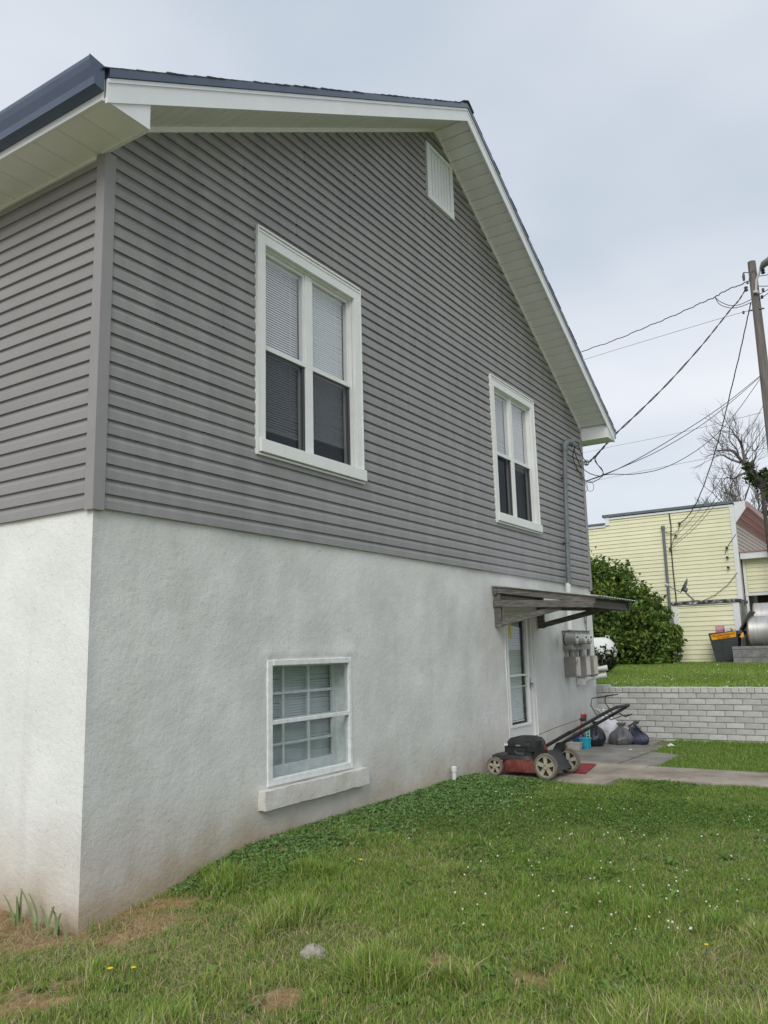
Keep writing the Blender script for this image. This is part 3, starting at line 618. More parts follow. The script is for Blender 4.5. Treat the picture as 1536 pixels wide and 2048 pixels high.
for y in (on_x((1153.5, 1279), .29)[1], on_x((1171, 1279), .29)[1], on_x((1181, 1279), .29)[1]):
    m_ = MB(); m_.lathe([(.092, .125), (.092, .15), (.080, .155), (.076, .275), (.068, .29), (0, .292)], (0, y, 2.135), (1, 0, 0), 20); mo = m_.build('meter', MT['meter'], meters, True); MB().lathe([(.062, .2925), (.058, .298), (0, .300)], (0, y, 2.135), (1, 0, 0), 20).build('meter_glass', MT['dial'], mo, True); MB().lathe([(.098, .118), (.098, .135), (.085, .137)], (0, y, 2.135), (1, 0, 0), 20).build('meter_ring', MT['track'], mo, True)
    MB().box((.2985, y-.035, 2.15), (.3015, y+.035, 2.175)).box((.296, y-.040, 2.10), (.3005, y+.040, 2.106)).build('meter_dial', MT['track'], mo)
for k, y in enumerate((8.39, 8.84, 9.20)):
    b = MB().box((0.001, y, 1.585), (.165, y+.205, 1.885)).build('breaker_box', MT['boxgrey'], meters, bevel=.004)
    MB().box((.166, y+.012, 1.60), (.176, y+.195, 1.87)).build('cover', MT['rusty'], b, bevel=.003)
    MB().tube([(.07, y+.1, 1.885), (.07, y+.1, 1.98)], .030, 10).build('nipple', MT['meterbox'], meters, True)
MB().tube([(.05, 9.30, 1.67), (.20, 9.42, 1.68), (.30, 9.46, 1.69)], [.034, .034, .046], 10).build('conduit_elbow', MT['painted_pipe'], meters, True)
MB().tube([(.05, 8.92, 1.50), (.06, 9.2, 1.535), (.16, 9.45, 1.56), (.26, 9.50, 1.575)], [.05, .038, .036, .046], 10).build('conduit_elbow', MT['painted_pipe'], meters, True)
MB().box((.001, 8.86, 1.45), (.11, 8.98, 1.55)).build('junction_box', MT['painted_pipe'], meters, bevel=.004)
MB().tube([(.02, 9.42, 2.28), (.02, 9.41, 2.38), (.02, 9.36, 2.44), (.02, 9.36, 2.54), (.02, 9.41, 2.58), (.02, 9.45, 2.52), (.02, 9.44, 2.42), (.02, 9.41, 2.37)], .009, 6).build('cable_loop', MT['wire_g'], meters)

aw = thing('door_awning', (.02, 6.7, 2.3), 'weathered timber and corrugated metal awning over the glazed door', 'awning')
def beam(a, b, h, wd, name, m=MT['wood'], par=aw):
    a = Vector(a); b = Vector(b); t = (b-a).normalized(); sd = Vector((0, 1, 0)) if abs(t.y) < .9 else Vector((1, 0, 0)); up = t.cross(sd).normalized()
    if up.z < 0: up = -up
    sd = up.cross(t)
    P = [a+sd*wd/2*i+up*h/2*j for i, j in ((-1, -1), (1, -1), (1, 1), (-1, 1))]
    return MB().prism(P, b-a).build(name, m, par, bevel=.004)
for y in (6.05, 7.46):
    beam((.045, y, 2.29), (.045, y, 2.74), .09, .05, 'wall_post')
    beam((.0, y-.03 if y < 7 else y+.03, 2.585), (1.28, y-.03 if y < 7 else y+.03, 2.515), .085, .038, 'arm')
    beam((.02, y+.012, 2.325), (.86, y+.012, 2.50), .07, .036, 'brace')
    beam((.0, y-.02, 2.762), (1.30, y-.02, 2.555), .075, .038, 'rafter')
beam((1.24, 6.0, 2.52), (1.24, 7.50, 2.52), .085, .04, 'front_rail'); beam((.03, 6.0, 2.735), (.03, 7.50, 2.735), .085, .04, 'ledger')
# corrugated sheet
c = MB(); nr = 60; yA, yB = 5.98, 7.56
top = [(yA+(yB-yA)*k/nr, .010*(1 if (k % 4) in (1, 2) else 0)) for k in range(nr+1)]
def shx(t): return (.0+1.36*t, 2.812-.213*t)
vs = []
for dz in (.0, -.004):
    for t in (0, 1):
        xx, zz = shx(t); vs += [(xx+.003, y, zz+h+dz) for y, h in top]
n_ = nr+1; fs = []
for k in range(nr):
    fs += [(k, k+1, n_+k+1, n_+k), (2*n_+k, 3*n_+k, 3*n_+k+1, 2*n_+k+1), (n_+k, n_+k+1, 3*n_+k+1, 3*n_+k)]
fs += [(0, n_, 3*n_, 2*n_), (n_-1, 3*n_-1, 4*n_-1, 2*n_-1)]
c.poly(vs, fs).build('metal_sheet', MT['tin'], aw)

stub = thing('pipe_stub', (.05, 4.7, .6), 'short pale pipe stub standing in the grass against the plaster wall', 'pipe')
MB().tube([(.05, 4.70, .52), (.05, 4.70, .74)], .024, 10).build('pipe', MT['painted_pipe'], stub, True); MB().lathe([(.032, .73), (.032, .775), (.022, .785)], (.05, 4.70, 0), n=10).build('cap', MT['painted_pipe'], stub, True)

# ------------------------------------------------------------------ brick retaining wall
wall = thing('brick_wall', (2.4, WY, .5), 'low retaining wall of grey painted brick with a paler soldier cap', 'wall')
XW0, XW1 = -.02, 4.6; ZB_ = .515; CH = .0862; BL = .258; NR = 9
MB().box((XW0-.3, WY+.012, .35), (6.6, WY+.10, ZB_+NR*CH+.07)).build('mortar', MT['mortar'], wall)
bm_ = [MB().box((-BL/2+.0055, 0, .0055), (BL/2-.0055, .05, CH-.0055)) for _ in range(3)]
bmesh_list = []
for k in range(3):
    mb = MB(); j = lambda: random.uniform(-.0025, .0025)
    a, b, c_ = BL/2-.006, .05, CH-.006
    vs = [(-a+j(), 0+j(), .006+j()), (a+j(), j(), .006+j()), (a, b, .006), (-a, b, .006), (-a+j(), j(), c_+j()), (a+j(), j(), c_+j()), (a, b, c_), (-a, b, c_)]
    mb.poly(vs, [(0,3,2,1),(4,5,6,7),(0,1,5,4),(1,2,6,5),(2,3,7,6),(3,0,4,7)]); me = mb.mesh('brick'); me.materials.append(MT['brick']); bmesh_list.append(me)
half = MB().box((-BL/4+.006, 0, .006), (BL/4-.006, .05, CH-.006)).mesh('brick'); half.materials.append(MT['brick'])
for r in range(NR):
    off = (0, .5)[r % 2]; x = XW0+BL*(off if off else .5+.5)*1.0
    x = XW0+BL/2 if r % 2 == 0 else XW0+BL
    if r % 2: inst(half, 'brick', wall, (XW0+BL/4, WY+random.uniform(-.002, .002), ZB_+r*CH))
    while x < XW1:
        inst(random.choice(bmesh_list), 'brick', wall, (x, WY+random.uniform(-.003, .003), ZB_+r*CH), (0, random.uniform(-.006, .006), 0)); x += BL
cw = .108; x = XW0+cw/2; zc = ZB_+NR*CH
capm = MB().box((-cw/2+.004, -.012, .004), (cw/2-.004, .11, .072)).mesh('cap_brick'); capm.materials.append(MT['brick'])
while x < XW1: inst(capm, 'cap_brick', wall, (x, WY+random.uniform(-.003, .003), zc+random.uniform(-.002, .002)), (0, 0, 0)); x += cw
cp = MB(); n = 60
for i in range(n):
    xa = XW0+(XW1-XW0)*i/n; xb = XW0+(XW1-XW0)*(i+1)/n; hz = .079+.008*random.random()
    cp.box((xa, WY-.010-.004*random.random(), zc+.070), (xb-.0005, WY+.13, zc+hz))
cp.build('cap_mortar', MT['mortar_w'], wall)
o = MB()
x = XW1
while x < 6.5:
    for r in range(NR): o.box((x+(r % 2)*BL/2+.005, WY, ZB_+r*CH+.006), (x+(r % 2)*BL/2+BL-.005, WY+.05, ZB_+(r+1)*CH-.006))
    x += BL
o.box((XW1+.001, WY-.012, zc), (6.6, WY+.12, zc+.08)); oo = o.build('brick_courses', MT['brick'], wall); oo['kind'] = 'stuff'
for px_, lab in (((1183, 1369), 'loose pale brick lying on the retaining wall beside the house'), ((1207, 1367), 'broken flat paver lying on the retaining wall cap')):
    p = on_y(px_, WY+.06)
    b = MB().box((p[0]-.10, WY+.0, zc+.086), (p[0]+.11, WY+.1, zc+.086+.035)).build('loose_brick', MT['brick'], None, bevel=.006); tag(b, lab, 'brick')

# ------------------------------------------------------------------ lawn mower (local frame: +x forward, +y its left)
MZ = .598
mw = thing('lawn_mower', (.545, 5.66, MZ), 'red and black walk behind lawn mower nosed up to the plaster wall', 'lawn mower', rz=math.radians(174)); LOCAL.add(mw.name)
def loft(rings):
    mb = MB(); n = len(rings[0]); vs = [p for r in rings for p in r]; fs = []
    for i in range(len(rings)-1):
        for k in range(n): fs.append((i*n+k, i*n+(k+1) % n, (i+1)*n+(k+1) % n, (i+1)*n+k))
    fs += [tuple(reversed(range(n))), tuple((len(rings)-1)*n+k for k in range(n))]
    return mb.poly(vs, fs)
def srect(cx, cy, z, hx, hy, p=4, n=28):
    R = []
    for k in range(n):
        t = 2*math.pi*k/n; c, s_ = math.cos(t), math.sin(t); R.append((cx+hx*abs(c)**(2/p)*(1 if c > 0 else -1), cy+hy*abs(s_)**(2/p)*(1 if s_ > 0 else -1), z))
    return R
loft([srect(0, 0, .055, .335, .255, 3.2), srect(0, 0, .07, .338, .258, 3.2), srect(0, 0, .165, .315, .235, 3.2), srect(.01, 0, .185, .29, .21, 3.2)]).build('deck', MT['red'], mw, True)
loft([srect(.16, 0, .168, .30, .215, 4), srect(.17, 0, .205, .28, .205, 4), srect(.15, 0, .225, .25, .19, 4)]).build('deck_cover', MT['black'], mw, True)
eng = loft([srect(.07, 0, .215, .17, .15, 5), srect(.07, 0, .30, .185, .155, 5), srect(.07, 0, .315, .175, .15, 5)]).build('engine', MT['black'], mw, True)
loft([srect(.05, 0, .318, .19, .165, 5), srect(.055, 0, .365, .19, .165, 5), srect(.05, 0, .405, .165, .145, 4), srect(.04, 0, .425, .10, .10, 3)]).build('cowl', MT['black'], eng, True)
loft([srect(-.06, 0.06, .27, .085, .10, 4), srect(-.06, .06, .385, .088, .10, 4), srect(-.05, .06, .40, .07, .08, 4)]).build('fuel_tank', MT['black'], eng, True)
loft([srect(.22, .06, .245, .055, .085, 5), srect(.22, .06, .315, .055, .085, 5)]).build('air_filter', MT['black'], eng, True)
MB().box((.215, .148, .325), (.262, .153, .345)).build('decal', MT['paper'], eng); MB().box((.04, .165, .325), (.10, .170, .342)).build('decal', MT['lamp'], eng)
MB().tube([(.0, .16, .235), (.08, .17, .24), (.12, .15, .26)], .020, 8).build('muffler', MT['track'], eng, True)
def wheel(x, y, r, wd, out):
    prof = [(r*.80, -wd/2), (r*.97, -wd/2), (r, -wd*.36), (r, wd*.36), (r*.97, wd/2), (r*.80, wd/2)]
    w_ = MB().lathe(prof+[prof[0]], (x, y, r), (0, 1, 0), 28).build('wheel', MT['rubber'], mw, True)
    R = MB(); R.lathe([(r*.72, -wd*.42), (r*.80, -wd*.42), (r*.80, wd*.44), (r*.72, wd*.44), (r*.72, -wd*.42)], (x, y, r), (0, 1, 0), 28)
    R.lathe([(r*.22, -wd*.3), (r*.22, wd*.50), (r*.13, wd*.54), (r*.13, wd*.3)] if out > 0 else [(r*.13, -wd*.3), (r*.13, -wd*.54), (r*.22, -wd*.50), (r*.22, wd*.3)], (x, y, r), (0, 1, 0), 14)
    for k in range(5):
        a = 2*math.pi*k/5+.3
        d = Vector((math.cos(a), 0, math.sin(a))); s_ = Vector((-d.z, 0, d.x)); c = Vector((x, y, r)); w0, w1 = r*.13, r*.17
        P = [c+d*r*.18-s_*w0, c+d*r*.75-s_*w1, c+d*r*.75+s_*w1, c+d*r*.18+s_*w0]
        R.prism([p+Vector((0, -wd*.12, 0)) for p in P], (0, wd*.34, 0))
    R.build('rim', MT['rim'], w_, True)
    MB().lathe([(r*.70, -wd*.2), (r*.70, -wd*.15)], (x, y-out*wd*.06, r), (0, 1, 0), 20).build('wheel_back', MT['black'], w_)
wheel(-.325, .275, .140, .045, 1); wheel(-.325, -.275, .140, .045, -1); wheel(.325, .265, .102, .045, 1); wheel(.325, -.265, .102, .045, -1)
MB().tube([(-.325, -.26, .14), (-.325, .26, .14)], .012, 8).build('axle', MT['black'], mw); MB().tube([(.325, -.25, .10), (.325, .25, .10)], .012, 8).build('axle', MT['black'], mw)
# rear bracket and chute door
for yq in (-.24, .21): MB().prism([(-.20, yq, .17), (-.33, yq, .30), (-.31, yq, .36), (-.22, yq, .34), (-.14, yq, .22)], (0, .03, 0)).build('handle_bracket', MT['black'], mw)
MB().prism([(-.25, -.17, .28), (-.27, -.17, .29), (-.42, -.17, .085), (-.40, -.17, .075)], (0, .34, 0)).build('rear_flap', MT['black'], mw)
MB().box((-.335, .245, .315), (-.30, .258, .365)).build('red_tag', MT['red'], mw)
h = MB(); sl_ = (.78-.33)/(1.12-.27)
for s_ in (-1, 1): h.tube([(-.22, s_*.225, .30), (-.60, s_*.225, .50), (-1.08, s_*.20, .755), (-1.14, s_*.16, .785)], .0165, 8)
h.tube([(-1.14, -.16, .785), (-1.14, .16, .785)], .0165, 8); h.build('handle', MT['black'], mw, True)
for s_ in (-1, 1): MB().tube([(-.30, s_*.225, .345), (-.62, s_*.225, .515)], .019, 8).build('handle_joint', MT['black'], mw)
MB().tube([(-.93, .20, .69), (-.86, .19, .80), (-.87, .17, .87), (-1.03, .12, .90), (-1.04, -.12, .90), (-.87, -.17, .87), (-.86, -.19, .80), (-.93, -.20, .69)], .006, 6).build('control_bail', MT['black'], mw)
MB().tube([(-1.0, .20, .70), (-1.08, .19, .655), (-1.17, .15, .69), (-1.17, -.15, .69), (-1.08, -.19, .655), (-1.0, -.20, .70)], .006, 6).build('drive_bail', MT['black'], mw)
MB().box((-.80, .19, .63), (-.74, .225, .665)).tube([(-.79, .2, .64), (-.80, .2, .70)], .010, 6).build('throttle', MT['black'], mw)
MB().tube([(-.02, .08, .40), (-.45, .17, .56), (-.76, .2, .66)], .003, 5).build('pull_cord', MT['track'], mw)

rug = MB(); c4 = [on_z(p, .606) for p in ((1128, 1545), (1134, 1527), (1193, 1529), (1172, 1547))]
n = 10; vs = []
for i in range(n+1):
    for j in range(n+1):
        u, v = i/n, j/n; p = (c4[0]*(1-u)+c4[3]*u)*(1-v)+(c4[1]*(1-u)+c4[2]*u)*v; vs.append((p[0], p[1], .607+.006*fbm(u*3, v*3, 1.5, 4)))
rug.poly(vs, [(i*(n+1)+j, (i+1)*(n+1)+j, (i+1)*(n+1)+j+1, i*(n+1)+j+1) for i in range(n) for j in range(n)])
ro = rug.build('door_mat', MT['mat_red'], None, True); tag(ro, 'faded red mat lying on the concrete beside the mower', 'mat'); sm = ro.modifiers.new('thick', 'SOLIDIFY'); sm.thickness = .006; sm.offset = 1

# ------------------------------------------------------------------ bags and clutter by the wall
def bag(name, c, rx, ry, hgt, m, label, seed, lean=(0, 0), rz=0):
    mb = MB(); nu, nv = 48, 26; vs = []; fs = []
    for j in range(nv+1):
        t = j/nv
        # belly low, gathered neck on top
        rad = (math.sin(math.pi*min(1, .22+t*.9))**.75)*(1-.15*t) if t < .86 else .16+.22*(t-.86)/.14
        if t < .86: rad = max(rad, .15)
        z = hgt*t
        for i in range(nu):
            a = 2*math.pi*i/nu; k = 1+.26*(vnoise(math.cos(a)*2+5, math.sin(a)*2+t*2.2, 1.6, seed)-.5)+.12*math.sin(a*9+seed+3*t)*t*t-.16*abs(vnoise(math.cos(a)*3+t*2+9, math.sin(a)*3+t*5, 1.5, seed+5)-.5)-.10*abs(vnoise(math.cos(a)*6+t*4, math.sin(a)*6-t*7, 1.3, seed+6)-.5)
            x, y = rx*rad*k*math.cos(a), ry*rad*k*math.sin(a)
            x, y = x*math.cos(rz)-y*math.sin(rz), x*math.sin(rz)+y*math.cos(rz)
            vs.append((c[0]+x+lean[0]*t*t, c[1]+y+lean[1]*t*t, c[2]+z+.02*t*float(vnoise(a*1.3, t*4, 2, seed+3))))
    for j in range(nv):
        for i in range(nu): fs.append((j*nu+i, j*nu+(i+1) % nu, (j+1)*nu+(i+1) % nu, (j+1)*nu+i))
    fs += [tuple(reversed(range(nu))), tuple(nv*nu+i for i in range(nu))]
    o = mb.poly(vs, fs).build(name, m, None, True); tag(o, label, 'trash bag'); return o
ZP = .593
bag('trash_bag', (.37, 9.08, ZP), .27, .22, .47, MT['bag_w'], 'tall white trash bag slumped against the brick wall', 3, (-.12, .10))
bag('trash_bag', (.31, 8.62, ZP), .165, .16, .33, MT['bag_b'], 'black trash bag standing beside the cyan bucket', 9, (.03, 0))
bag('trash_bag', (.60, 8.92, ZP), .19, .17, .29, MT['bag_g'], 'wrinkled grey trash bag in front of the brick wall', 14, (.0, .05))
b = MB()
nb = bag('trash_bag', (.83, 9.02, ZP), .17, .12, .22, MT['bag_n'], 'navy blue sack at the end of the row of trash bags', 23, (-.03, .03))
MB().tube([(.72, 9.02, ZP+.16), (.70, 9.05, ZP+.26), (.76, 9.05, ZP+.29), (.86, 9.02, ZP+.20), (.92, 9.0, ZP+.14)], [.018, .022, .02, .018, .014], 8).build('strap', MT['bag_b'], nb, True)
bag('trash_bag', (.72, 9.16, ZP), .12, .12, .30, MT['bag_g'], 'small dark bag with a twisted neck behind the grey bag', 31, (.04, .05))
bk = thing('bucket', (.255, 8.23, ZP), 'cyan plastic bucket holding toys beside the plaster wall', 'bucket')
MB().lathe([(.066, 0), (.085, .135), (.092, .135), (.092, .15), (.080, .15), (.060, .012), (0, .012)], (.285, 8.25, ZP), n=22).build('shell', MT['cyan'], bk, True)
MB().tube([(.195, 8.25, ZP+.14), (.21, 8.22, ZP+.06), (.285, 8.155, ZP+.03), (.36, 8.22, ZP+.06), (.375, 8.25, ZP+.14)], .004, 6).build('bucket_handle', MT['cyan'], bk)
tb = MB(); tb.prism([(.12, 8.02, ZP), (.28, 8.02, ZP), (.28, 8.17, ZP), (.12, 8.17, ZP)], (0, 0, .004))
tb = loft([srect(.19, 8.08, ZP, .085, .075, 6), srect(.19, 8.08, ZP+.085, .10, .088, 6), srect(.19, 8.08, ZP+.09, .108, .095, 6), srect(.19, 8.08, ZP+.095, .108, .095, 6), srect(.19, 8.08, ZP+.094, .095, .083, 6), srect(.19, 8.08, ZP+.02, .08, .07, 6)]).build('tub', MT['tub'], None, True); tag(tb, 'cloudy rectangular plastic tub next to the cyan bucket', 'tub')
rk = MB()
for dx in (-.022, .022): rk.box((.325+dx-.007, 8.27, ZP+.02), (.325+dx+.007, 8.285, ZP+.32))
for k in range(7): rk.box((.305, 8.272, ZP+.05+k*.042), (.345, 8.283, ZP+.062+k*.042))
tag(rk.build('toy_ladder', MT['mint'], None), 'mint green plastic toy ladder standing in the cyan bucket', 'toy')
sp = MB().tube([(.22, 8.27, ZP+.03), (.20, 8.33, ZP+.26), (.215, 8.40, ZP+.42)], [.012, .012, .010], 8).prism([(.18, 8.40, ZP+.36), (.25, 8.40, ZP+.36), (.255, 8.41, ZP+.47), (.215, 8.42, ZP+.455), (.19, 8.41, ZP+.47)], (0, .018, 0)).build('toy_shovel', MT['redplastic'], None); tag(sp, 'red plastic toy shovel leaning on the wall above the bucket', 'toy')
bt = loft([srect(.14, 8.38, ZP, .07, .08, 4), srect(.14, 8.38, ZP+.18, .075, .085, 4), srect(.14, 8.38, ZP+.20, .05, .06, 3)]).build('toy_box', MT['blueplastic'], None, True); tag(bt, 'dark blue plastic box pushed against the wall behind the tub', 'box')
tag(MB().tube([(.17, 8.33, ZP+.198), (.20, 8.32, ZP+.215), (.23, 8.31, ZP+.21)], [.02, .026, .016], 8).lathe([(.0, ZP+.195), (.02, ZP+.2), (.022, ZP+.22), (0, ZP+.235)], (.235, 8.31, 0), n=10).build('toy', MT['pink'], None, True), 'small magenta plastic toy on the dark blue box', 'toy')
# litter
def litter(pxl, z, m, label, seed, sz=.03, name='litter'):
    p = on_z(pxl, z); z0 = float(max(gz(p[0], p[1]), z-.01)); r = random.Random(seed); mb = MB(); vs = []
    for i in range(9): vs.append((p[0]+sz*math.cos(i*.7)*r.uniform(.6, 1.3), p[1]+sz*math.sin(i*.7)*r.uniform(.6, 1.3), z0+r.uniform(.0, .012)))
    vs.append((p[0], p[1], z0+sz*.6)); vs.append((p[0], p[1], z0-.004))
    mb.poly(vs, [(i, (i+1) % 9, 9) for i in range(9)]+[((i+1) % 9, i, 10) for i in range(9)]); return tag(mb.build(name, m), label, 'litter')
litter((1262, 1499), .592, MT['paper'], 'white scrap on the grey slab in front of the navy sack', 1, .03)
litter((1284, 1505), .59, MT['paper'], 'crumpled white scrap on the slab edge near the grass', 2, .026)
litter((1342, 1491), .585, MT['paper'], 'flat white paper lying in the grass below the brick wall', 3, .07)
litter((1289, 1495), .59, MT['orange'], 'orange scrap in the weeds beside the trash bags', 4, .02)

# ------------------------------------------------------------------ yellow building behind
yb = thing('yellow_building', (-2, 22, 1.5), 'pale yellow clapboard building with stepped parapet behind the upper lawn', 'building')
YY = 20.0; CX = .74
def clap(x0, x1, y, z0, z1, step, m, parent, name='siding_board'):
    z = z0
    while z < z1-.02:
        zt = min(z+step, z1)
        MB().poly([(x0, y-.006, z), (x1, y-.006, z), (x1, y-.026, z), (x0, y-.026, z), (x1, y-.008, zt+.01), (x0, y-.008, zt+.01)], [(0, 1, 2, 3), (3, 2, 4, 5)]).build(name, m, parent); z += step
YS = .1095
clap(-11, CX-.1, YY, 1.45, 5.50, YS, MT['yellow'], yb); clap(-2.70, CX-.1, YY, 1.45+37*YS, 5.72, YS, MT['yellow'], yb)
MB().box((-11, YY+.0, 1.3), (CX, YY+.2, 5.5)).box((-2.72, YY+.0, 5.5), (CX, YY+.2, 5.70)).build('wall', MT['yellow'], yb)
MB().box((CX-.1, YY-.045, 1.4), (CX+.02, YY+.03, 5.70)).build('corner_board', MT['white'], yb)
MB().box((-2.78, YY-.05, 5.52), (-2.66, YY+.2, 5.76)).build('corner_board', MT['white'], yb)
MB().box((-11, YY-.05, 5.47), (-2.781, YY+.1, 5.545)).box((-2.66, YY-.05, 5.68), (CX, YY+.1, 5.735)).build('parapet_trim', MT['white'], yb)
MB().box((-11, YY-.08, 5.546), (-2.79, YY+.25, 5.60)).box((-2.85, YY-.08, 5.761), (CX+.02, YY+.25, 5.835)).build('parapet_cap', MT['capgrey'], yb)
# right-hand front: overhang with ribbed underside, boards below
MB().prism([(CX+.021, YY, 5.23), (CX+.30, YY, 5.60), (CX+.30, YY, 5.80), (CX+.021, YY, 5.80)], (0, .06, 0)).build('cornice_end', MT['white'], yb)
cor = MB().prism([(CX+.02, YY+.061, 5.27), (CX+.31, YY+.061, 5.63), (CX+.36, YY+.061, 5.63), (CX+.36, YY+.061, 5.79), (CX+.02, YY+.061, 5.79)], (0, 12, 0)).build('cornice', MT['pinkmetal'], yb)
for t in (0, .33, .66, 1):
    x = CX+.03+.28*t; z = 5.262+.36*t; MB().tube([(x, YY+.07, z), (x, YY+12, z)], .022, 6).build('rib', MT['pinkmetal'], cor)
z = 4.45
while z < 5.25:
    MB().poly([(CX+.006, YY+.03, z), (CX+.026, YY+.03, z), (CX+.026, YY+12, z), (CX+.006, YY+12, z), (CX+.008, YY+.03, z+.12), (CX+.008, YY+12, z+.12)], [(0, 1, 2, 3), (1, 2, 5, 4)]).build('siding_board', MT['beige'], yb); z += YS
MB().box((CX-.2, YY+.2, 1.3), (CX+.004, YY+12, 5.75)).build('wall', MT['beige'], yb)
MB().box((-11, YY+.2, 5.3), (CX-.2, YY+12, 5.45)).build('roof', MT['tar'], yb)
# lower wing with open bay
YWG = 20.35
MB().box((CX+.03, YWG-.25, 4.25), (CX+5, YWG+9, 4.42)).build('wing_fascia', MT['white'], yb)
MB().box((CX+.02, YWG-.28, 4.421), (CX+5, YWG+9, 4.455)).build('wing_roof', MT['pinkmetal'], yb)
clap(CX+.12, CX+5, YWG, 3.36, 4.25, YS, MT['yellow'], yb); MB().box((CX+.03, YWG, 3.33), (CX+5, YWG+.1, 4.25)).build('wing_wall', MT['yellow'], yb)
MB().box((CX+.03, YWG-.03, 3.27), (CX+5, YWG+.1, 3.335)).build('bay_head', MT['white'], yb); MB().box((CX+.035, YWG-.02, 1.4), (CX+.10, YWG+.08, 4.25)).build('corner_board', MT['white'], yb)
for k in range(16): MB().box((CX+.1+k*.22, YWG+1.5, 1.4), (CX+.1+k*.22+.2, YWG+1.53, 3.3)).build('bay_board', MT['wood'], yb)
MB().box((CX+.1, YWG+1.6, 1.3), (CX+5, YWG+1.7, 4.2)).box((CX+4.9, YWG+.1, 1.3), (CX+5, YWG+1.6, 4.2)).build('bay_wall', MT['dark'], yb)
# insulators and cables on its wall
for q in ((1359, 1047), (1341, 1098), (1352, 1071), (1454, 1096), (1455, 1115), (1457, 1135)):
    p = on_y(q, YY-.06); MB().lathe([(.015, -.06), (.035, -.05), (.03, -.02), (.035, 0), (.01, .05)], (p[0], YY-.07, p[2]), (0, 1, 0), 10).build('insulator', MT['insul'], yb)
def wall_cable(pxs, y, r, name='wall_cable'):
    pts = [on_y(q, y) for q in pxs]; return MB().tube(pts, r, 6).build(name, MT['wire'], yb)
wall_cable([(1338, 1026), (1342, 1052), (1342, 1092), (1346, 1140), (1352, 1195), (1354, 1245)], YY-.04, .016)
wall_cable([(1329, 1064), (1345, 1068), (1356, 1062), (1360, 1048)], YY-.06, .009); wall_cable([(1340, 1098), (1350, 1071)], YY-.05, .006)
wall_cable([(1475, 1145), (1455, 1170), (1430, 1190), (1405, 1202)], YY-.05, .007); wall_cable([(1472, 1068), (1460, 1085), (1453, 1097), (1450, 1108)], YY-.05, .007)
p0 = on_y((1326, 1058), YY-.09); p1 = on_y((1341, 1235), YY-.09)
mpipe = thing('conduit_mast', (p1[0], YY-.1, p1[2]), 'thin grey conduit mast on the yellow clapboard wall above the shrub', 'conduit')
MB().tube([p0, p1], .040, 8).build('pipe', MT['galv'], mpipe, True); MB().lathe([(.05, -.02), (.06, .05), (.045, .09)], p0, n=10).build('rain_hood', MT['galv'], mpipe, True)
MB().box((p1[0]-.13, YY-.16, p1[2]-.30), (p1[0]+.13, YY-.03, p1[2]+.0)).build('meter_socket', MT['meterbox'], mpipe); MB().lathe([(.09, 0), (.09, .12), (0, .13)], (p1[0]+.02, YY-.16, p1[2]-.15), (0, -1, 0), 16).build('meter', MT['meter'], mpipe, True)
ps = on_y((1316, 1205), 18.95); gpt_ = thing('fence_post', (ps[0], 18.95, 1.5), 'grey weathered post standing in the shrub before the yellow wall', 'post')
MB().box((ps[0]-.06, 18.9, 1.4), (ps[0]+.06, 19.0, ps[2])).build('post', MT['wood'], gpt_, bevel=.006); MB().box((ps[0]-.07, 18.89, ps[2]), (ps[0]+.07, 19.01, ps[2]+.02)).build('post_cap', MT['wood'], gpt_)

# ---- lean-to shed
SY = 18.75
sh0 = on_y((1357, 1325), SY); sh1 = on_y((1487, 1322), SY); sx0, sx1 = sh0[0], sh1[0]+.02; szt = on_y((1420, 1207), SY)[2]
shed = thing('shed', ((sx0+sx1)/2, 19.3, 1.5), 'small flat roofed yellow shed with a satellite dish on its tarred roof', 'shed')
MB().box((sx0, SY, 1.4), (sx1, YY-.1, szt)).build('wall', MT['yellow'], shed)
clap(sx0+.11, sx1-.13, SY, 1.53, szt-.03, .1195, MT['yellow'], shed)
MB().box((sx0-.02, SY-.04, 1.5), (sx0+.11, SY+.05, szt)).build('corner_board', MT['white'], shed); MB().box((sx1-.13, SY-.04, 1.5), (sx1+.02, SY+.05, szt)).build('corner_board', MT['white'], shed)
MB().box((sx0+.11, SY-.045, szt-.03), (sx1-.13, SY+.02, szt+.0)).build('trim', MT['white'], shed)
lumpy_box((sx0-.05, SY-.08, szt+.004), (sx1+.05, YY-.1, szt+.075), MT['tar'], 'roof', shed, 3, .012, .16)
MB().tube([(sx1+.10, SY-.02, szt), (sx1+.11, SY+.05, 2.2), (sx1+.11, SY+.05, 1.5)], .04, 8).build('downpipe', MT['galv'], shed, True)
# ---- dish
dp = on_y((1374, 1184), SY+.2)
dish = thing('satellite_dish', (dp[0]+.16, SY+.2, szt+.09), 'grey satellite dish seen edge on above the shed roof', 'satellite dish')
bz = szt+.095; q = lambda px_, y=SY+.2: Vector(on_y(px_, y))
a = q((1390, 1200)); a.z = bz-.01; MB().tube([a, q((1372, 1186)), q((1371, 1178))], .022, 8).build('mast', MT['galv'], dish, True); MB().box((a.x-.09, SY+.1, bz-.01), (a.x+.09, SY+.3, bz+.02)).build('foot', MT['galv'], dish)
tp, bt_ = q((1375, 1157)), q((1362, 1185)); ctr = (tp+bt_)/2; up = (tp-bt_).normalized(); R_ = (tp-bt_).length/2; nrm = Vector((-up.z, 0, up.x)).normalized()
if nrm.x > 0: nrm = -nrm
nrm = (nrm+Vector((0, -.12, 0))).normalized()
MB().lathe([(.0, -.06), (R_*.5, -.045), (R_, .0), (R_, .012), (R_*.5, -.03), (0, -.045)], ctr, nrm, 24).build('reflector', MT['lamp'], dish, True)
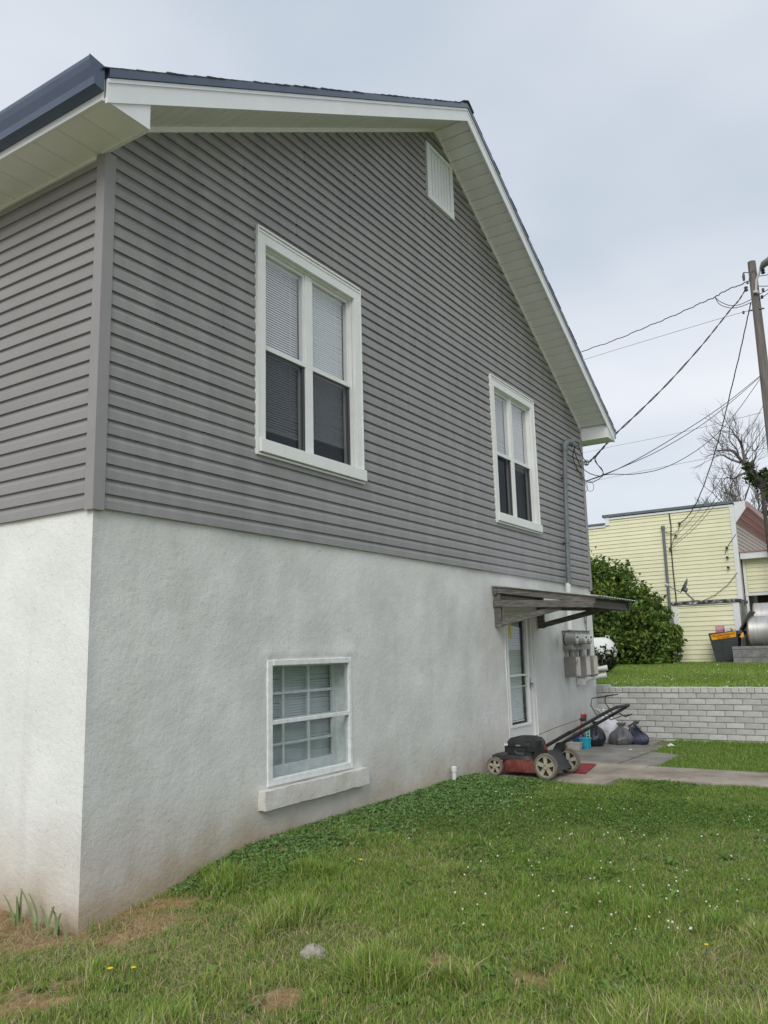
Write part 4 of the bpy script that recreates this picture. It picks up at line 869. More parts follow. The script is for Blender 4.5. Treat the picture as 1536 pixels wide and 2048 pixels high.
MB().tube([bt_, q((1334, 1171))], .014, 6).build('feed_arm', MT['galv'], dish); MB().lathe([(.03, -.04), (.045, .02), (.03, .05)], q((1334, 1170)), nrm, 10).build('feed_horn', MT['clamp'], dish, True); MB().lathe([(.05, -.07), (.07, 0), (.05, .07)], q((1370, 1179)), nrm, 10).build('bracket', MT['galv'], dish, True)

# ---- wheeled bin
BY = 18.0
bx0, bx1 = on_y((1416, 1266), BY)[0], on_y((1476, 1258), BY)[0]; bzt = 2.33; bg = 1.545
bn = thing('wheelie_bin', ((bx0+bx1)/2, BY, bg), 'dark grey wheeled garbage bin with orange sticker and lid thrown open', 'garbage bin')
T_ = [(bx0, BY-.0, bzt-.05), (bx1, BY-.0, bzt+.0), (bx1, BY+.52, bzt), (bx0, BY+.52, bzt-.05)]; B_ = [(bx0+.12, BY+.08, bg+.02), (bx1-.10, BY+.08, bg+.02), (bx1-.10, BY+.46, bg+.02), (bx0+.12, BY+.46, bg+.02)]
I_ = [(x+(.02 if i in (0, 3) else -.02), y+(.02 if i < 2 else -.02), z) for i, (x, y, z) in enumerate(T_)]; J_ = [(x, y, z-.14) for x, y, z in I_]
MB().poly(B_+T_+I_+J_, [(0, 1, 2, 3)]+[(i, (i+1) % 4, 4+(i+1) % 4, 4+i) for i in range(4)]+[(4+i, 4+(i+1) % 4, 8+(i+1) % 4, 8+i) for i in range(4)]+[(8+i, 8+(i+1) % 4, 12+(i+1) % 4, 12+i) for i in range(4)]+[(12, 13, 14, 15)]).build('body', MT['bin'], bn, bevel=.012)
def face_pt(u, v, d=.006):
    """point on the sloping front of the bin, u across, v down from the rim"""
    t0 = Vector(T_[0])*(1-u)+Vector(T_[1])*u; b0 = Vector(B_[0])*(1-u)+Vector(B_[1])*u; return t0*(1-v)+b0*v+Vector((0, -d, -.0))
st = MB().poly([face_pt(.07, .06, .008), face_pt(.07, .24, .008), face_pt(.93, .20, .008), face_pt(.93, .02, .008)], [(0, 1, 2, 3)]).build('sticker', MT['orange'], bn)
st['label'] = 'orange sticker with the garbage firm name and phone number'
def lettering(txt, u0, u1, v, hgt):
    cu = bpy.data.curves.new('lettering', 'FONT'); cu.body = txt; cu.size = 1; cu.align_x = 'LEFT'; cu.extrude = 0; cu.offset = .025
    tmp = bpy.data.objects.new('tmp_text', cu); link(tmp); bpy.context.view_layer.update(); me = bpy.data.meshes.new_from_object(tmp.evaluated_get(bpy.context.evaluated_depsgraph_get())); bpy.data.objects.remove(tmp); bpy.data.curves.remove(cu)
    co = np.zeros(len(me.vertices)*3); me.vertices.foreach_get('co', co); co = co.reshape(-1, 3); mxw = co[:, 0].max()
    out = [face_pt(u0+(u1-u0)*c[0]/mxw, v-hgt*c[1]/.72-.045*(u0+(u1-u0)*c[0]/mxw), .0125) for c in co]
    me.vertices.foreach_set('co', np.array([tuple(p) for p in out]).ravel()); me.update(); me.materials.append(MT['ink'])
    o = link(bpy.data.objects.new('lettering', me)); o.parent = st; return o
lettering('THE GARBAGE MAN INC', .11, .90, .150, .062); lettering('931-446-0029', .28, .72, .228, .055)
MB().prism([face_pt(.42, .30, .001), face_pt(.40, .95, .001), face_pt(.86, .95, .001), face_pt(.92, .30, .001)], (0, -.012, 0)).build('front_panel', MT['bin'], bn, bevel=.008)
MB().box((bx1-.02, BY-.02, bzt-.10), (bx1+.10, BY+.5, bzt-.01)).build('handle', MT['bin'], bn, bevel=.01)
MB().poly([(bx1+.02, BY-.022, bzt-.17), (bx1+.12, BY-.022, bzt-.17), (bx1+.12, BY-.022, bzt-.06), (bx1+.08, BY-.022, bzt-.06)], [(0, 1, 2, 3)]).build('reflector', MT['orange'], bn)
for y in (BY+.03, BY+.45):
    wl = MB().lathe([(.06, -.03), (.125, -.03), (.13, 0), (.125, .03), (.06, .03), (.06, -.03)], (bx1-.06, y, bg+.13), (0, 1, 0), 20).build('wheel', MT['black'], bn, True); hb = MB()
    for k in range(5):
        t = 2*math.pi*k/5; hb.box((bx1-.06-.012, y-.02, bg+.13-.012), (bx1-.06+.012, y+.02, bg+.13+.012)); hb.tube([(bx1-.06, y-.01, bg+.13), (bx1-.06+.065*math.cos(t), y-.01, bg+.13+.065*math.sin(t))], .012, 5)
    hb.build('hub', MT['bin'], wl)
MB().prism([(bx1+.02, BY-.01, bzt+.02), (bx1+.05, BY-.01, bzt-.01), (bx1+.36, BY-.01, bzt+.44), (bx1+.30, BY-.01, bzt+.46)], (0, .54, 0)).build('lid', MT['bin'], bn, bevel=.012)
o = MB().box((bx0+.15, BY+.14, bzt-.19), (bx0+.33, BY+.34, bzt+.12)).build('cardboard_box', MT['pinkbox2'], None); MB().box((bx0+.148, BY+.138, bzt+.03), (bx0+.332, BY+.342, bzt+.124)).build('box_lid', MT['pinkbox'], o); tag(o, 'pink card box sticking out of the open garbage bin', 'box')
litp = MB(); r = random.Random(5); vs = [(bx0+.36+.16*(i % 4)/3, BY+.15+.12*(i//4), bzt+.02+r.uniform(-.02, .07)) for i in range(12)]; litp.poly(vs+[(bx0+.44, BY+.2, bzt-.19)], [(j*4+i, j*4+i+1, j*4+i+5, j*4+i+4) for i in range(3) for j in range(2)]+[(0, 1, 12), (1, 2, 12), (2, 3, 12), (3, 7, 12), (7, 11, 12), (0, 4, 12), (4, 8, 12), (8, 9, 12), (9, 10, 12), (10, 11, 12)])
tag(litp.build('crumpled_paper', MT['paper'], None), 'crumpled white paper on top of the full garbage bin', 'paper')

# ---- block wall and steel drums
KY = 17.55; kx0 = on_y((1465, 1300), KY)[0]; kz = 1.535
bwall = thing('block_wall', (kx0+1, KY+.1, kz), 'two course grey cinder block wall beside the garbage bin', 'wall')
cbm = MB().box((0, 0, 0), (.386, .19, .176)).mesh('block'); cbm.materials.append(MT['block']); ctp = MB().box((0, 0, 0), (.19, .19, .176)).mesh('block'); ctp.materials.append(MT['block'])
for r in range(2):
    x = kx0
    if r == 1: inst(ctp, 'block', bwall, (x, KY, kz-.03+r*.186)); x += .20
    for k in range(9): inst(cbm, 'block', bwall, (x, KY+random.uniform(-.005, .005), kz-.03+r*.186)); x += .396
MB().box((kx0-.005, KY-.006, kz-.03+.373), (kx0+3.6, KY+.20, kz+.41)).build('cap', MT['block'], bwall, bevel=.006)
MB().box((kx0+.01, KY+.012, kz-.06), (kx0+3.55, KY+.18, kz+.34)).build('mortar', MT['mortar'], bwall)
for q_, y, r_, lab in (((1500, 1262), 18.35, .375, 'large dull steel drum lying on the cinder block wall'), ((1510, 1228), 19.25, .40, 'rust rimmed steel drum lying behind the larger drum')):
    p = on_y(q_, y); zc_ = kz+.38+r_ if y < 19 else 2.62
    dr_ = thing('steel_drum', (p[0]+.5, y, zc_-r_), lab, 'drum')
    MB().lathe([(0, .02), (r_*.93, .02), (r_*.94, .0), (r_, .0), (r_, .02), (r_*.985, .03), (r_*.985, 1.0), (r_, 1.01), (r_, 1.03), (r_*.985, 1.04), (r_*.985, 1.9), (0, 1.9)], (p[0], y, zc_), (1, 0, 0), 36).build('shell', MT['steel'], dr_, True)
    MB().lathe([(r_*1.002, -.005), (r_*1.012, .0), (r_*1.012, .022), (r_*1.002, .028)], (p[0], y, zc_), (1, 0, 0), 36).build('rim', MT['rust'], dr_, True)
    for dx in (.3, 1.5): MB().box((p[0]+dx, y-.3, kz-.1), (p[0]+dx+.12, y+.3, zc_-r_*.92)).build('cradle', MT['block'], dr_)
# ---- propane tank
tk = thing('propane_tank', (-3, 16.6, 1.5), 'white horizontal propane tank half hidden by a small holly', 'propane tank')
pr = on_y((1233, 1302), 16.6); r_ = .335; zc_ = 1.56+r_+.02
prof = [(0, 0), (.10, .01), (.2, .06), (.28, .14), (.325, .24), (r_, .34), (r_, 2.2), (.3, 2.35), (.2, 2.47), (0, 2.52)]
MB().lathe([(r, h) for r, h in prof], (pr[0], 16.6, zc_), (-1, 0, 0), 32).build('shell', MT['tank'], tk, True)
for dx in (.5, 1.9): MB().box((pr[0]-dx-.06, 16.45, 1.42), (pr[0]-dx+.06, 16.75, zc_-r_*.9)).build('foot', MT['tank'], tk)
MB().tube([(pr[0]-.24, 16.6, zc_+r_-.03), (pr[0]-.24, 16.6, zc_+r_+.03), (pr[0]-.16, 16.6, zc_+r_+.03), (pr[0]-.16, 16.6, zc_+r_-.06)], .012, 6).build('lifting_eye', MT['tank'], tk)
MB().lathe([(.15, 0), (.16, .12), (.10, .17), (0, .18)], (pr[0]-1.2, 16.6, zc_+r_-.02), n=16).build('valve_dome', MT['tank'], tk, True)

# ------------------------------------------------------------------ utility pole and wires
PY = 17.0
ptop = on_y((1503, 524), PY); pm1 = on_y((1527, 760), PY); px_, pz_ = ptop[0], ptop[2]
pole = thing('utility_pole', (px_, PY, 1.5), 'tall weathered wooden utility pole carrying wires and a lamp arm', 'utility pole')
MB().tube([(px_+.05, PY, 1.2), (px_+.02, PY, 6), (px_, PY, pz_)], [.155, .125, .092], 16).build('pole_shaft', MT['pole'], pole, True)
def fitting(pxl, y, r, name='insulator'):
    p = Vector(on_y(pxl, y)); return MB().lathe([(r*.5, -r*1.2), (r, -r*.8), (r*.7, 0), (r, r*.8), (r*.4, r*1.3)], p, (0, 0, 1), 10).build(name, MT['insul'], pole, True)
def pt(pxl, y=PY): return Vector(on_y(pxl, y))
MB().tube([pt((1498, 545), PY-.05), pt((1487, 545)), pt((1486, 548))], .012, 6).build('bracket', MT['galv'], pole)
MB().tube([pt((1487, 546)), pt((1487, 553)), pt((1488, 561))], [.02, .035, .028], 8).build('dead_end', MT['insul'], pole, True)
MB().tube([pt((1512, 584), PY-.12), pt((1513, 560), PY-.14), pt((1521, 539), PY-.16), pt((1528, 528), PY-.2)], .028, 8).build('lamp_arm', MT['clamp'], pole, True)
MB().tube([pt((1522, 538), PY-.18), pt((1528, 528), PY-.25), pt((1540, 520), PY-.4), pt((1556, 518), PY-.5)], [.045, .085, .10, .06], 10).build('lamp_head', MT['lamp'], pole, True)
MB().tube([pt((1507, 584), PY-.14), pt((1517, 584), PY-.14)], .035, 8).build('clamp', MT['clamp'], pole, True)
fitting((1526, 543), PY-.1, .05); fitting((1495, 565), PY-.05, .03); fitting((1492, 578), PY, .05); fitting((1526, 580), PY, .035); fitting((1524, 594), PY, .035); fitting((1487, 625), PY, .03)
MB().tube([pt((1518, 617), PY-.1), pt((1528, 617))], .02, 6).build('step_bolt', MT['galv'], pole); MB().tube([pt((1496, 622), PY-.1), pt((1506, 620), PY-.1)], .02, 6).build('step_bolt', MT['galv'], pole)
MB().tube([pt((1498, 560), PY-.11), pt((1500, 545), PY-.125), pt((1508, 538), PY-.13), pt((1513, 541), PY-.12)], .010, 6).build('ground_wire', MT['wire_g'], pole)

def smooth_path(P, n=10):
    out = []; P = [Vector(p) for p in P]
    for i in range(len(P)-1):
        p0, p1, p2, p3 = P[max(i-1, 0)], P[i], P[i+1], P[min(i+2, len(P)-1)]
        for k in range(n):
            t = k/n; out.append(.5*((2*p1)+(p2-p0)*t+(2*p0-5*p1+4*p2-p3)*t*t+(3*p1-p0-3*p2+p3)*t**3))
    return out+[P[-1]]
def wire(pxs, y0, y1, r, label, m='wire', wob=0, twist=0, name='wire', lin=None):
    """cable through pixels; depth runs evenly from the plane it leaves to the plane it is fixed on"""
    d = [0]
    for i in range(len(pxs)-1): d.append(d[-1]+math.hypot(pxs[i+1][0]-pxs[i][0], pxs[i+1][1]-pxs[i][1]))
    # constant speed in space means 1/depth is linear along the picture
    P = []
    for q_, t in zip(pxs, d):
        t /= d[-1]; inv = (1-t)/(y0-CAM[1])+t/(y1-CAM[1]); P.append(on_y(q_, CAM[1]+1/inv))
    P = smooth_path(P, 12); mb = MB()
    if wob:
        for i, p in enumerate(P): p.z += wob*math.sin(i*.9)+wob*.6*math.sin(i*2.3+1)
    if twist:
        for ph in (0, math.pi):
            mb.tube([p+Vector((0, math.cos(i*.55+ph), math.sin(i*.55+ph)))*twist for i, p in enumerate(P)], r, 5)
    else: mb.tube(P, r, 5)
    o = mb.build(name, MT[m], None, True); return tag(o, label, 'wire')
wire([(1499, 562), (1450, 582), (1430, 594), (1400, 607), (1350, 630), (1290, 655), (1230, 680), (1157, 705), (1080, 730), (980, 758)], PY, 24, .013, 'thick cable from the pole top passing behind the grey roof', wob=.012)
wire([(1430, 594), (1440, 603), (1460, 611), (1480, 609), (1502, 599)], PY+.4, PY, .009, 'upper slack jumper loop hanging beside the utility pole')
wire([(1430, 595), (1440, 609), (1462, 616), (1482, 613), (1502, 605)], PY+.4, PY, .009, 'lower slack jumper loop hanging beside the utility pole')
wire([(1502, 620), (1430, 640), (1330, 670), (1240, 697), (1165, 720), (1060, 748)], PY, 24, .006, 'thin straight wire from the pole passing behind the grey roof', 'wire_g')
wire([(1492, 577), (1478, 600), (1462, 618), (1435, 652), (1400, 695), (1340, 762), (1280, 822), (1228, 871), (1205, 897), (1186, 917), (1176, 926)], PY, 9.93, .009, 'twisted service drop from the pole to the house corner', twist=.013)
wire([(1502, 605), (1492, 650), (1480, 705), (1462, 780), (1445, 850), (1425, 920), (1400, 990), (1378, 1030), (1360, 1047)], PY, YY-.08, .014, 'heavy black cable dropping from the pole to the yellow wall', wob=.01)
wire([(1520, 752), (1450, 808), (1380, 855), (1300, 904), (1240, 936), (1200, 953), (1172, 962)], PY, 9.93, .008, 'upper phone cable strung from the pole to the house corner')
wire([(1519, 755), (1455, 810), (1400, 852), (1320, 900), (1250, 932), (1205, 950), (1172, 963)], PY, 9.93, .007, 'second phone cable just under the upper one')
wire([(1520, 758), (1480, 815), (1440, 862), (1390, 903), (1330, 935), (1270, 948), (1215, 949), (1172, 962)], PY, 9.95, .007, 'slack sagging phone cable between pole and house corner', 'wire')
wire([(1523, 825), (1420, 851), (1330, 872), (1230, 892), (1180, 903), (1130, 912)], PY+6, 40, .007, 'faint far wire passing behind the house eave', 'wire_g')
wire([(1534, 896), (1440, 912), (1340, 931), (1250, 949), (1190, 961), (1130, 972)], PY+6, 40, .007, 'fainter lower far wire passing behind the house corner', 'wire_g')
for a_, b_, lab in (((1526, 812), (1352, 1072), 'first thin cable slanting from the pole to the yellow wall'), ((1530, 850), (1341, 1094), 'second thin cable slanting from the pole to the yellow wall'), ((1532, 868), (1341, 1098), 'third thin cable slanting from the pole to the yellow wall')):
    mid = ((a_[0]*.5+b_[0]*.5)+4, (a_[1]+b_[1])*.5+14); wire([a_, (a_[0]*.75+b_[0]*.25+2, a_[1]*.75+b_[1]*.25+10), mid, (a_[0]*.25+b_[0]*.75+4, a_[1]*.25+b_[1]*.75+12), b_], PY, YY-.07, .006, lab)
for k, (a_, b_) in enumerate((((1511, 553), (1560, 540)), ((1512, 572), (1560, 566)), ((1512, 592), (1560, 560)), ((1514, 601), (1560, 565)))):
    wire([a_, ((a_[0]+b_[0])/2, (a_[1]+b_[1])/2+3), b_], PY, PY-.8, .009, ['topmost', 'second', 'third', 'lowest'][k]+' wire leaving the pole away from the houses')
# drip loops at the house corner
def loop(pts, label, r=.007, m='wire'): return tag(MB().tube(smooth_path(pts, 8), r, 6).build('wire', MT[m], None, True), label, 'wire')
wh = Vector((.19, 8.93, 5.19)); cn = Vector(on_y((1174, 926), 9.9))
hx = lambda q_, y: Vector(on_y(q_, y))
loop([wh, hx((1150, 905), 9.2), hx((1160, 930), 9.5), hx((1178, 946), 9.8), hx((1200, 952), 10.0), hx((1206, 946), 10.05), hx((1203, 937), 10.0), hx((1194, 928), 9.95), hx((1190, 918), 9.95), hx((1200, 903), 10.0)], 'drip loop wire from the rain hood to the service drop')
loop([wh+Vector((0, .01, -.01)), hx((1146, 915), 9.2), hx((1156, 940), 9.5), hx((1172, 962), 9.8), hx((1186, 964), 10.0), hx((1204, 953), 10.05), hx((1206, 944), 10.05), hx((1196, 930), 9.95), hx((1189, 916), 9.95)], 'lower drip loop wire hanging beneath the service drop')
loop([wh+Vector((.01, 0, -.01)), hx((1157, 893), 9.3), hx((1166, 915), 9.6), hx((1176, 927), 9.9)], 'short drip wire from the rain hood to the corner insulator')
loop([hx((1170, 962), 9.88), hx((1172, 972), 9.9), hx((1178, 982), 9.95), hx((1186, 980), 10), hx((1187, 970), 10), hx((1180, 962), 9.97), hx((1172, 962), 9.9)], 'coiled spare phone cable hanging at the house corner', .004)
loop([hx((1170, 963), 9.88), hx((1169, 975), 9.9), hx((1171, 985), 9.92), hx((1175, 976), 9.95), hx((1173, 965), 9.9)], 'small tight coil of cable on the house corner post', .004)
ib = thing('corner_insulator', (.03, 9.86, 4.8), 'pale insulator knob screwed to the far corner post', 'insulator'); MB().lathe([(.02, -.05), (.045, -.03), (.03, 0), (.045, .03), (.02, .05)], (cn.x, 9.87, cn.z), (0, 0, 1), 10).build('knob', MT['clamp'], ib, True); MB().tube([(.0, 9.80, cn.z), (cn.x, 9.87, cn.z)], .012, 6).build('screw', MT['galv'], ib)
mp_ = on_y((1525, 983), 19.9)
dpst = thing('metal_post', (mp_[0]+.02, 19.9, 1.5), 'slim dark metal post standing in front of the pink cornice', 'post'); MB().tube([(mp_[0]+.03, 19.9, 1.3), (mp_[0], 19.9, mp_[2])], .05, 10).build('post', MT['bark_d'], dpst, True); MB().lathe([(.05, 0), (.075, .02), (.05, .05)], (mp_[0], 19.9, mp_[2]), n=10).build('cap', MT['bark_d'], dpst, True)

# ------------------------------------------------------------------ leaves and trees
def leaf_mesh(name, C, size, col, m, up=.35, aspect=.55):
    """one folded diamond leaf per centre"""
    n = len(C); d = rng.normal(size=(n, 3)); d /= np.linalg.norm(d, axis=1)[:, None]
    nn = rng.normal(size=(n, 3)); nn[:, 2] += up*3; nn -= (nn*d).sum(1)[:, None]*d; nn /= np.linalg.norm(nn, axis=1)[:, None]
    s = np.cross(d, nn); L = size*rng.uniform(.6, 1.25, n)
    Vv = np.stack([C-d*L[:, None]*.5, C+s*(L*aspect*.5)[:, None]+nn*(L*.1)[:, None], C+d*L[:, None]*.5, C-s*(L*aspect*.5)[:, None]+nn*(L*.1)[:, None]], 1).reshape(-1, 3)
    k = np.arange(n)*4; lp = np.stack([k, k+1, k+2, k, k+2, k+3], 1).ravel(); return np_mesh(name, Vv, lp, np.arange(2*n)*3, np.full(2*n, 3), np.repeat(col, 4, 0), m)
def foliage(name, blobs, nper, size, base, parent, seed=0, m=MT['leaf'], up=.3):
    """leaf clumps: leaves gather on twigs near the surface of many overlapping lobes"""
    Cs, cols = [], []
    for (c, r, q_) in blobs:
        n = int(nper*q_); ncl = max(3, n//22)
        dd = rng.normal(size=(ncl, 3)); dd /= np.linalg.norm(dd, axis=1)[:, None]; rr = rng.uniform(.55, 1.06, ncl)**.8
        cc = np.array(c)+dd*rr[:, None]*np.array(r); w_ = rng.integers(0, ncl, n); sp_ = np.array(r).mean()*.17
        P = cc[w_]+rng.normal(size=(n, 3))*sp_
        tone = rng.uniform(.65, 1.35, ncl)[w_]*rng.uniform(.75, 1.25, n); yl = (rng.uniform(0, 1, ncl)**2)[w_]
        cl = np.array(base)*tone[:, None]; cl[:, 0] *= 1+.7*yl; cl[:, 1] *= 1+.35*yl
        Cs.append(P); cols.append(cl)
    me = leaf_mesh(name, np.concatenate(Cs), size, np.concatenate(cols), m, up); o = link(bpy.data.objects.new(name, me)); setparent(o, parent); return o
def branchy(mb, p, d, L, r, depth, rnd, spread=.55, gravity=.0, tips=None, ratio=.72):
    n = 4; P = [Vector(p)]; d = Vector(d).normalized()
    for i in range(n):
        d = (d+Vector((rnd.gauss(0, .13), rnd.gauss(0, .13), rnd.gauss(0, .10)+gravity))).normalized(); P.append(P[-1]+d*L/n)
    mb.tube(P, [r*(1-.4*i/n) for i in range(n+1)], 5 if depth > 2 else 4, cap=False)
    if depth <= 0:
        if tips is not None: tips.append(P[-1])
        return
    for k in range(rnd.choice((2, 3, 3))):
        a = rnd.uniform(0, 6.28); t = d.orthogonal().normalized(); t.rotate(Matrix.Rotation(a, 3, d)); nd = (d+t*rnd.uniform(.35, 1)*spread*1.3).normalized()
        st_ = P[-1] if k == 0 else P[rnd.choice((2, 3, 4))]
        branchy(mb, st_, nd, L*rnd.uniform(ratio-.1, ratio+.1), r*.58, depth-1, rnd, spread, gravity, tips, ratio)

# big shrub behind the house corner
sb = thing('shrub', (-2.3, 18.3, 1.52), 'large dense green shrub between the propane tank and the yellow building', 'shrub')
tr = MB(); rnd = random.Random(4)
for k in range(9):
    x = -2.2+rnd.uniform(-1.5, 1.3); branchy(tr, (x, 18.3+rnd.uniform(-.3, .3), 1.35), (rnd.uniform(-.3, .3), rnd.uniform(-.4, .1), 1), .9, .035, 2, rnd, .5)
tr.build('stem', MT['bark_d'], sb)
BL_ = []
for q_, y, r in (((1200, 1190), 18.6, .75), ((1215, 1160), 18.4, .55), ((1240, 1190), 18.2, .65), ((1190, 1240), 18.0, .8), ((1250, 1240), 17.9, .75), ((1285, 1235), 18.1, .6), ((1225, 1285), 17.8, .65), ((1275, 1285), 17.7, .6), ((1310, 1280), 17.9, .55), ((1330, 1290), 18.0, .42), ((1300, 1305), 17.6, .42), ((1250, 1305), 17.55, .45), ((1340, 1308), 17.9, .32), ((1170, 1170), 18.7, .9), ((1140, 1200), 18.5, 1.0), ((1130, 1270), 18.2, .9), ((1345, 1275), 18.25, .28), ((1300, 1240), 18.35, .45)):
    c = on_y(q_, y); BL_.append((tuple(c), (r, r*.8, r*.85), r*r*2.2))
foliage('crown', BL_, 1500, .125, (.105, .185, .042), sb)
lim = MB(); tw = []
for q_, y in (((1212, 1122), 18.3), ((1205, 1135), 18.3), ((1190, 1140), 18.4), ((1232, 1140), 18.3), ((1258, 1135), 18.2), ((1262, 1170), 18.2), ((1290, 1165), 18.2), ((1295, 1180), 18.2), ((1305, 1195), 18.1), ((1312, 1190), 18.1), ((1322, 1225), 18.1), ((1335, 1248), 18.1), ((1345, 1255), 18.2)):
    c = Vector(on_y(q_, y)); b0_ = Vector(on_y((q_[0]-14, q_[1]+60), y)); lim.tube([b0_, (b0_+c)/2+Vector((.03, 0, .03)), c], [.012, .008, .004], 4); tw += [b0_*(1-t)+c*t for t in np.linspace(.2, 1, 7)]
for (c, r, q_) in BL_:
    for k in range(7):
        d = Vector((rnd.uniform(-1, 1), rnd.uniform(-1, .3), rnd.uniform(-.1, 1))).normalized(); a = Vector(c)+Vector((d.x*r[0], d.y*r[1], d.z*r[2]))*.75; e = a+(d+Vector((0, 0, .45)))*rnd.uniform(.16, .36)*r[0]/.6; e.z -= .05; uu, vv, _ = project([tuple(e)])
        if uu[0] > 1362 or vv[0] < 1116+max(0, uu[0]-1235)*.62: continue
        lim.tube([a, (a+e)/2+Vector((0, 0, .03)), e], [.010, .007, .003], 4); tw += [a*(1-t)+e*t for t in np.linspace(.3, 1, 5)]
lim.build('twig', MT['bark_d'], sb)
foliage('sprig', [((p.x, p.y, p.z), (.11, .1, .11), 1) for p in tw], 15, .11, (.11, .18, .04), sb)
hl = thing('holly_bush', (-1.75, 14.4, 1.4), 'small dark holly with spiky sprays in front of the propane tank', 'bush')
hb_ = MB(); tips = []
hc = Vector(on_y((1212, 1318), 14.6)); hc.z = float(gz(hc.x, 14.6))
for q_ in ((1184, 1290), (1193, 1300), (1180, 1292), (1206, 1293), (1210, 1290), (1228, 1296), (1232, 1292), (1222, 1300), (1190, 1310), (1200, 1308), (1215, 1305), (1228, 1315), (1233, 1322), (1225, 1330)):
    e = Vector(on_y(q_, 14.6+random.uniform(-.15, .15))); hb_.tube([hc, (hc+e)/2+Vector((random.uniform(-.05, .05), 0, .04)), e], [.012, .008, .004], 4)
    for t in np.linspace(.35, 1, 8): tips.append(hc*(1-t)+e*t)
hb_.build('stem', MT['bark_d'], hl)
foliage('leaves', [((p.x, p.y, p.z), (.06, .07, .05), 1) for p in tips], 12, .055, (.020, .036, .014), hl)

# trees beyond the yellow building
t1 = thing('leaning_tree', (2.6, 27, 1.5), 'leaning bare tree with ivy clad trunk behind the utility pole', 'tree')
TY = 27.0; tb_ = MB(); P = [Vector(on_y(q_, TY)) for q_ in ((1600, 1150), (1565, 1040), (1536, 985), (1512, 955), (1493, 934))]; P.insert(0, Vector((P[0].x+.3, TY, 1.4)))
tb_.tube(smooth_path(P, 5), [.30-.19*i/(5*(len(P)-1)) for i in range(5*(len(P)-1)+1)], 10); tb_.build('trunk', MT['bark_d'], t1, True)
br = MB(); rnd = random.Random(12); tips = []
def limb(pxs, r0, r1, depth=1):
    Q_ = smooth_path([on_y(q_, TY+rnd.uniform(-.3, .3)) for q_ in pxs], 5); br.tube(Q_, [r0+(r1-r0)*i/(len(Q_)-1) for i in range(len(Q_))], 6, cap=False)
    for i in range(3, len(Q_), 2):
        d = (Q_[i]-Q_[i-1]).normalized(); s_ = Vector((d.z, rnd.uniform(-.4, .4), -d.x))*rnd.choice((-1, 1)); branchy(br, Q_[i], (d+s_*.8+Vector((0, 0, .25))), rnd.uniform(.35, .7), r1*.6+.004, depth+1, rnd, .55, .02, tips, .66)
limb([(1494, 935), (1488, 915), (1484, 893), (1478, 880), (1468, 868), (1463, 858)], .07, .018); limb([(1488, 930), (1478, 915), (1466, 903), (1452, 900), (1440, 901), (1430, 901)], .07, .014)
limb([(1480, 925), (1460, 918), (1445, 910), (1432, 911)], .05, .012); limb([(1478, 915), (1474, 900), (1462, 885), (1457, 876)], .035, .010); limb([(1484, 893), (1483, 880), (1484, 868)], .03, .01)
limb([(1500, 942), (1480, 950), (1468, 957), (1455, 955), (1448, 958)], .05, .012); limb([(1505, 945), (1507, 925), (1512, 910), (1512, 900), (1518, 890)], .04, .012)
br.build('branches', MT['bark'], t1)
foliage('ivy', [(tuple(on_y(q_, TY)), (.42*s_, .42, .4*s_), 1) for q_, s_ in (((1500, 940), .7), ((1510, 947), 1), ((1518, 958), .9), ((1527, 965), .8), ((1532, 948), .8), ((1540, 975), 1.1), ((1550, 990), 1.2), ((1535, 1010), .8), ((1538, 1030), .9), ((1545, 950), .9))], 110, .16, (.035, .07, .02), t1)
for k, (q_, hgt, sd, lab) in enumerate((((1482, 1030), 3.4, 21, 'bare grey tree fanning above the yellow parapet corner'), ((1515, 1040), 3.2, 33, 'bare grey tree behind the slim metal post'), ((1450, 1045), 2.4, 45, 'low bare tree peeping over the yellow parapet'))):
    ty = 36.0+k*2; p = Vector(on_y(q_, ty)); o = thing('bare_tree', (p.x, ty, 1.5), lab, 'tree', 'bare trees behind the yellow building')
    MB().tube([(p.x, ty, 1.3), (p.x+.05, ty, (p.z+1.3)/2), (p.x, ty, p.z)], [.22, .17, .11], 8).build('trunk', MT['bark'], o, True); tb2 = MB(); rn = random.Random(sd)
    for j in range(7): branchy(tb2, p-Vector((0, 0, rn.uniform(0, .8))), (rn.uniform(-.75, .75), rn.uniform(-.3, .3), 1), hgt*.36*rn.uniform(.75, 1.1), .045, 4, rn, .5, .05, None, .70)
    tb2.build('branches', MT['bark'], o)

# ------------------------------------------------------------------ lawn cover
def blades(name, P, h, wd, col, lean, label, cat='grass', m=MT['grass']):
    n = len(P); a = rng.uniform(0, 2*np.pi, n); f = a+rng.normal(0, .9, n)
    side = np.stack([np.cos(a), np.sin(a), np.zeros(n)], 1)*(wd/2)[:, None]; fw = np.stack([-np.sin(f), np.cos(f), np.zeros(n)], 1)
    def lev(t): return P+fw*(lean*t*t*h)[:, None]+np.array([0, 0, 1])*(h*(t-.25*lean*t*t))[:, None]
    z = np.ones(n); A, B, C = lev(z*0), lev(z*.55), lev(z)
    Vv = np.stack([A-side, A+side, B-side*.8, B+side*.8, C], 1).reshape(-1, 3); k = np.arange(n)*5
    lp = np.concatenate([np.stack([k, k+1, k+3, k+2], 1), np.stack([k+2, k+3, k+4], 1)], 1).ravel()
    stt = np.stack([np.arange(n)*7, np.arange(n)*7+4], 1).ravel(); tot = np.tile([4, 3], n)
    cc = np.repeat(col, 5, 0).reshape(n, 5, 3).copy(); cc[:, :2] *= .8; cc[:, 4] *= 1.12
    me = np_mesh(name, Vv, lp, stt, tot, cc.reshape(-1, 3), m); o = link(bpy.data.objects.new(name, me)); return tag(o, label, cat, kind='stuff')
def in_view(P, mx=230, my=260):
    u, v, w_ = project(P); return (w_ > .3) & (u > -mx) & (u < 1536+mx) & (v < 2048+my)
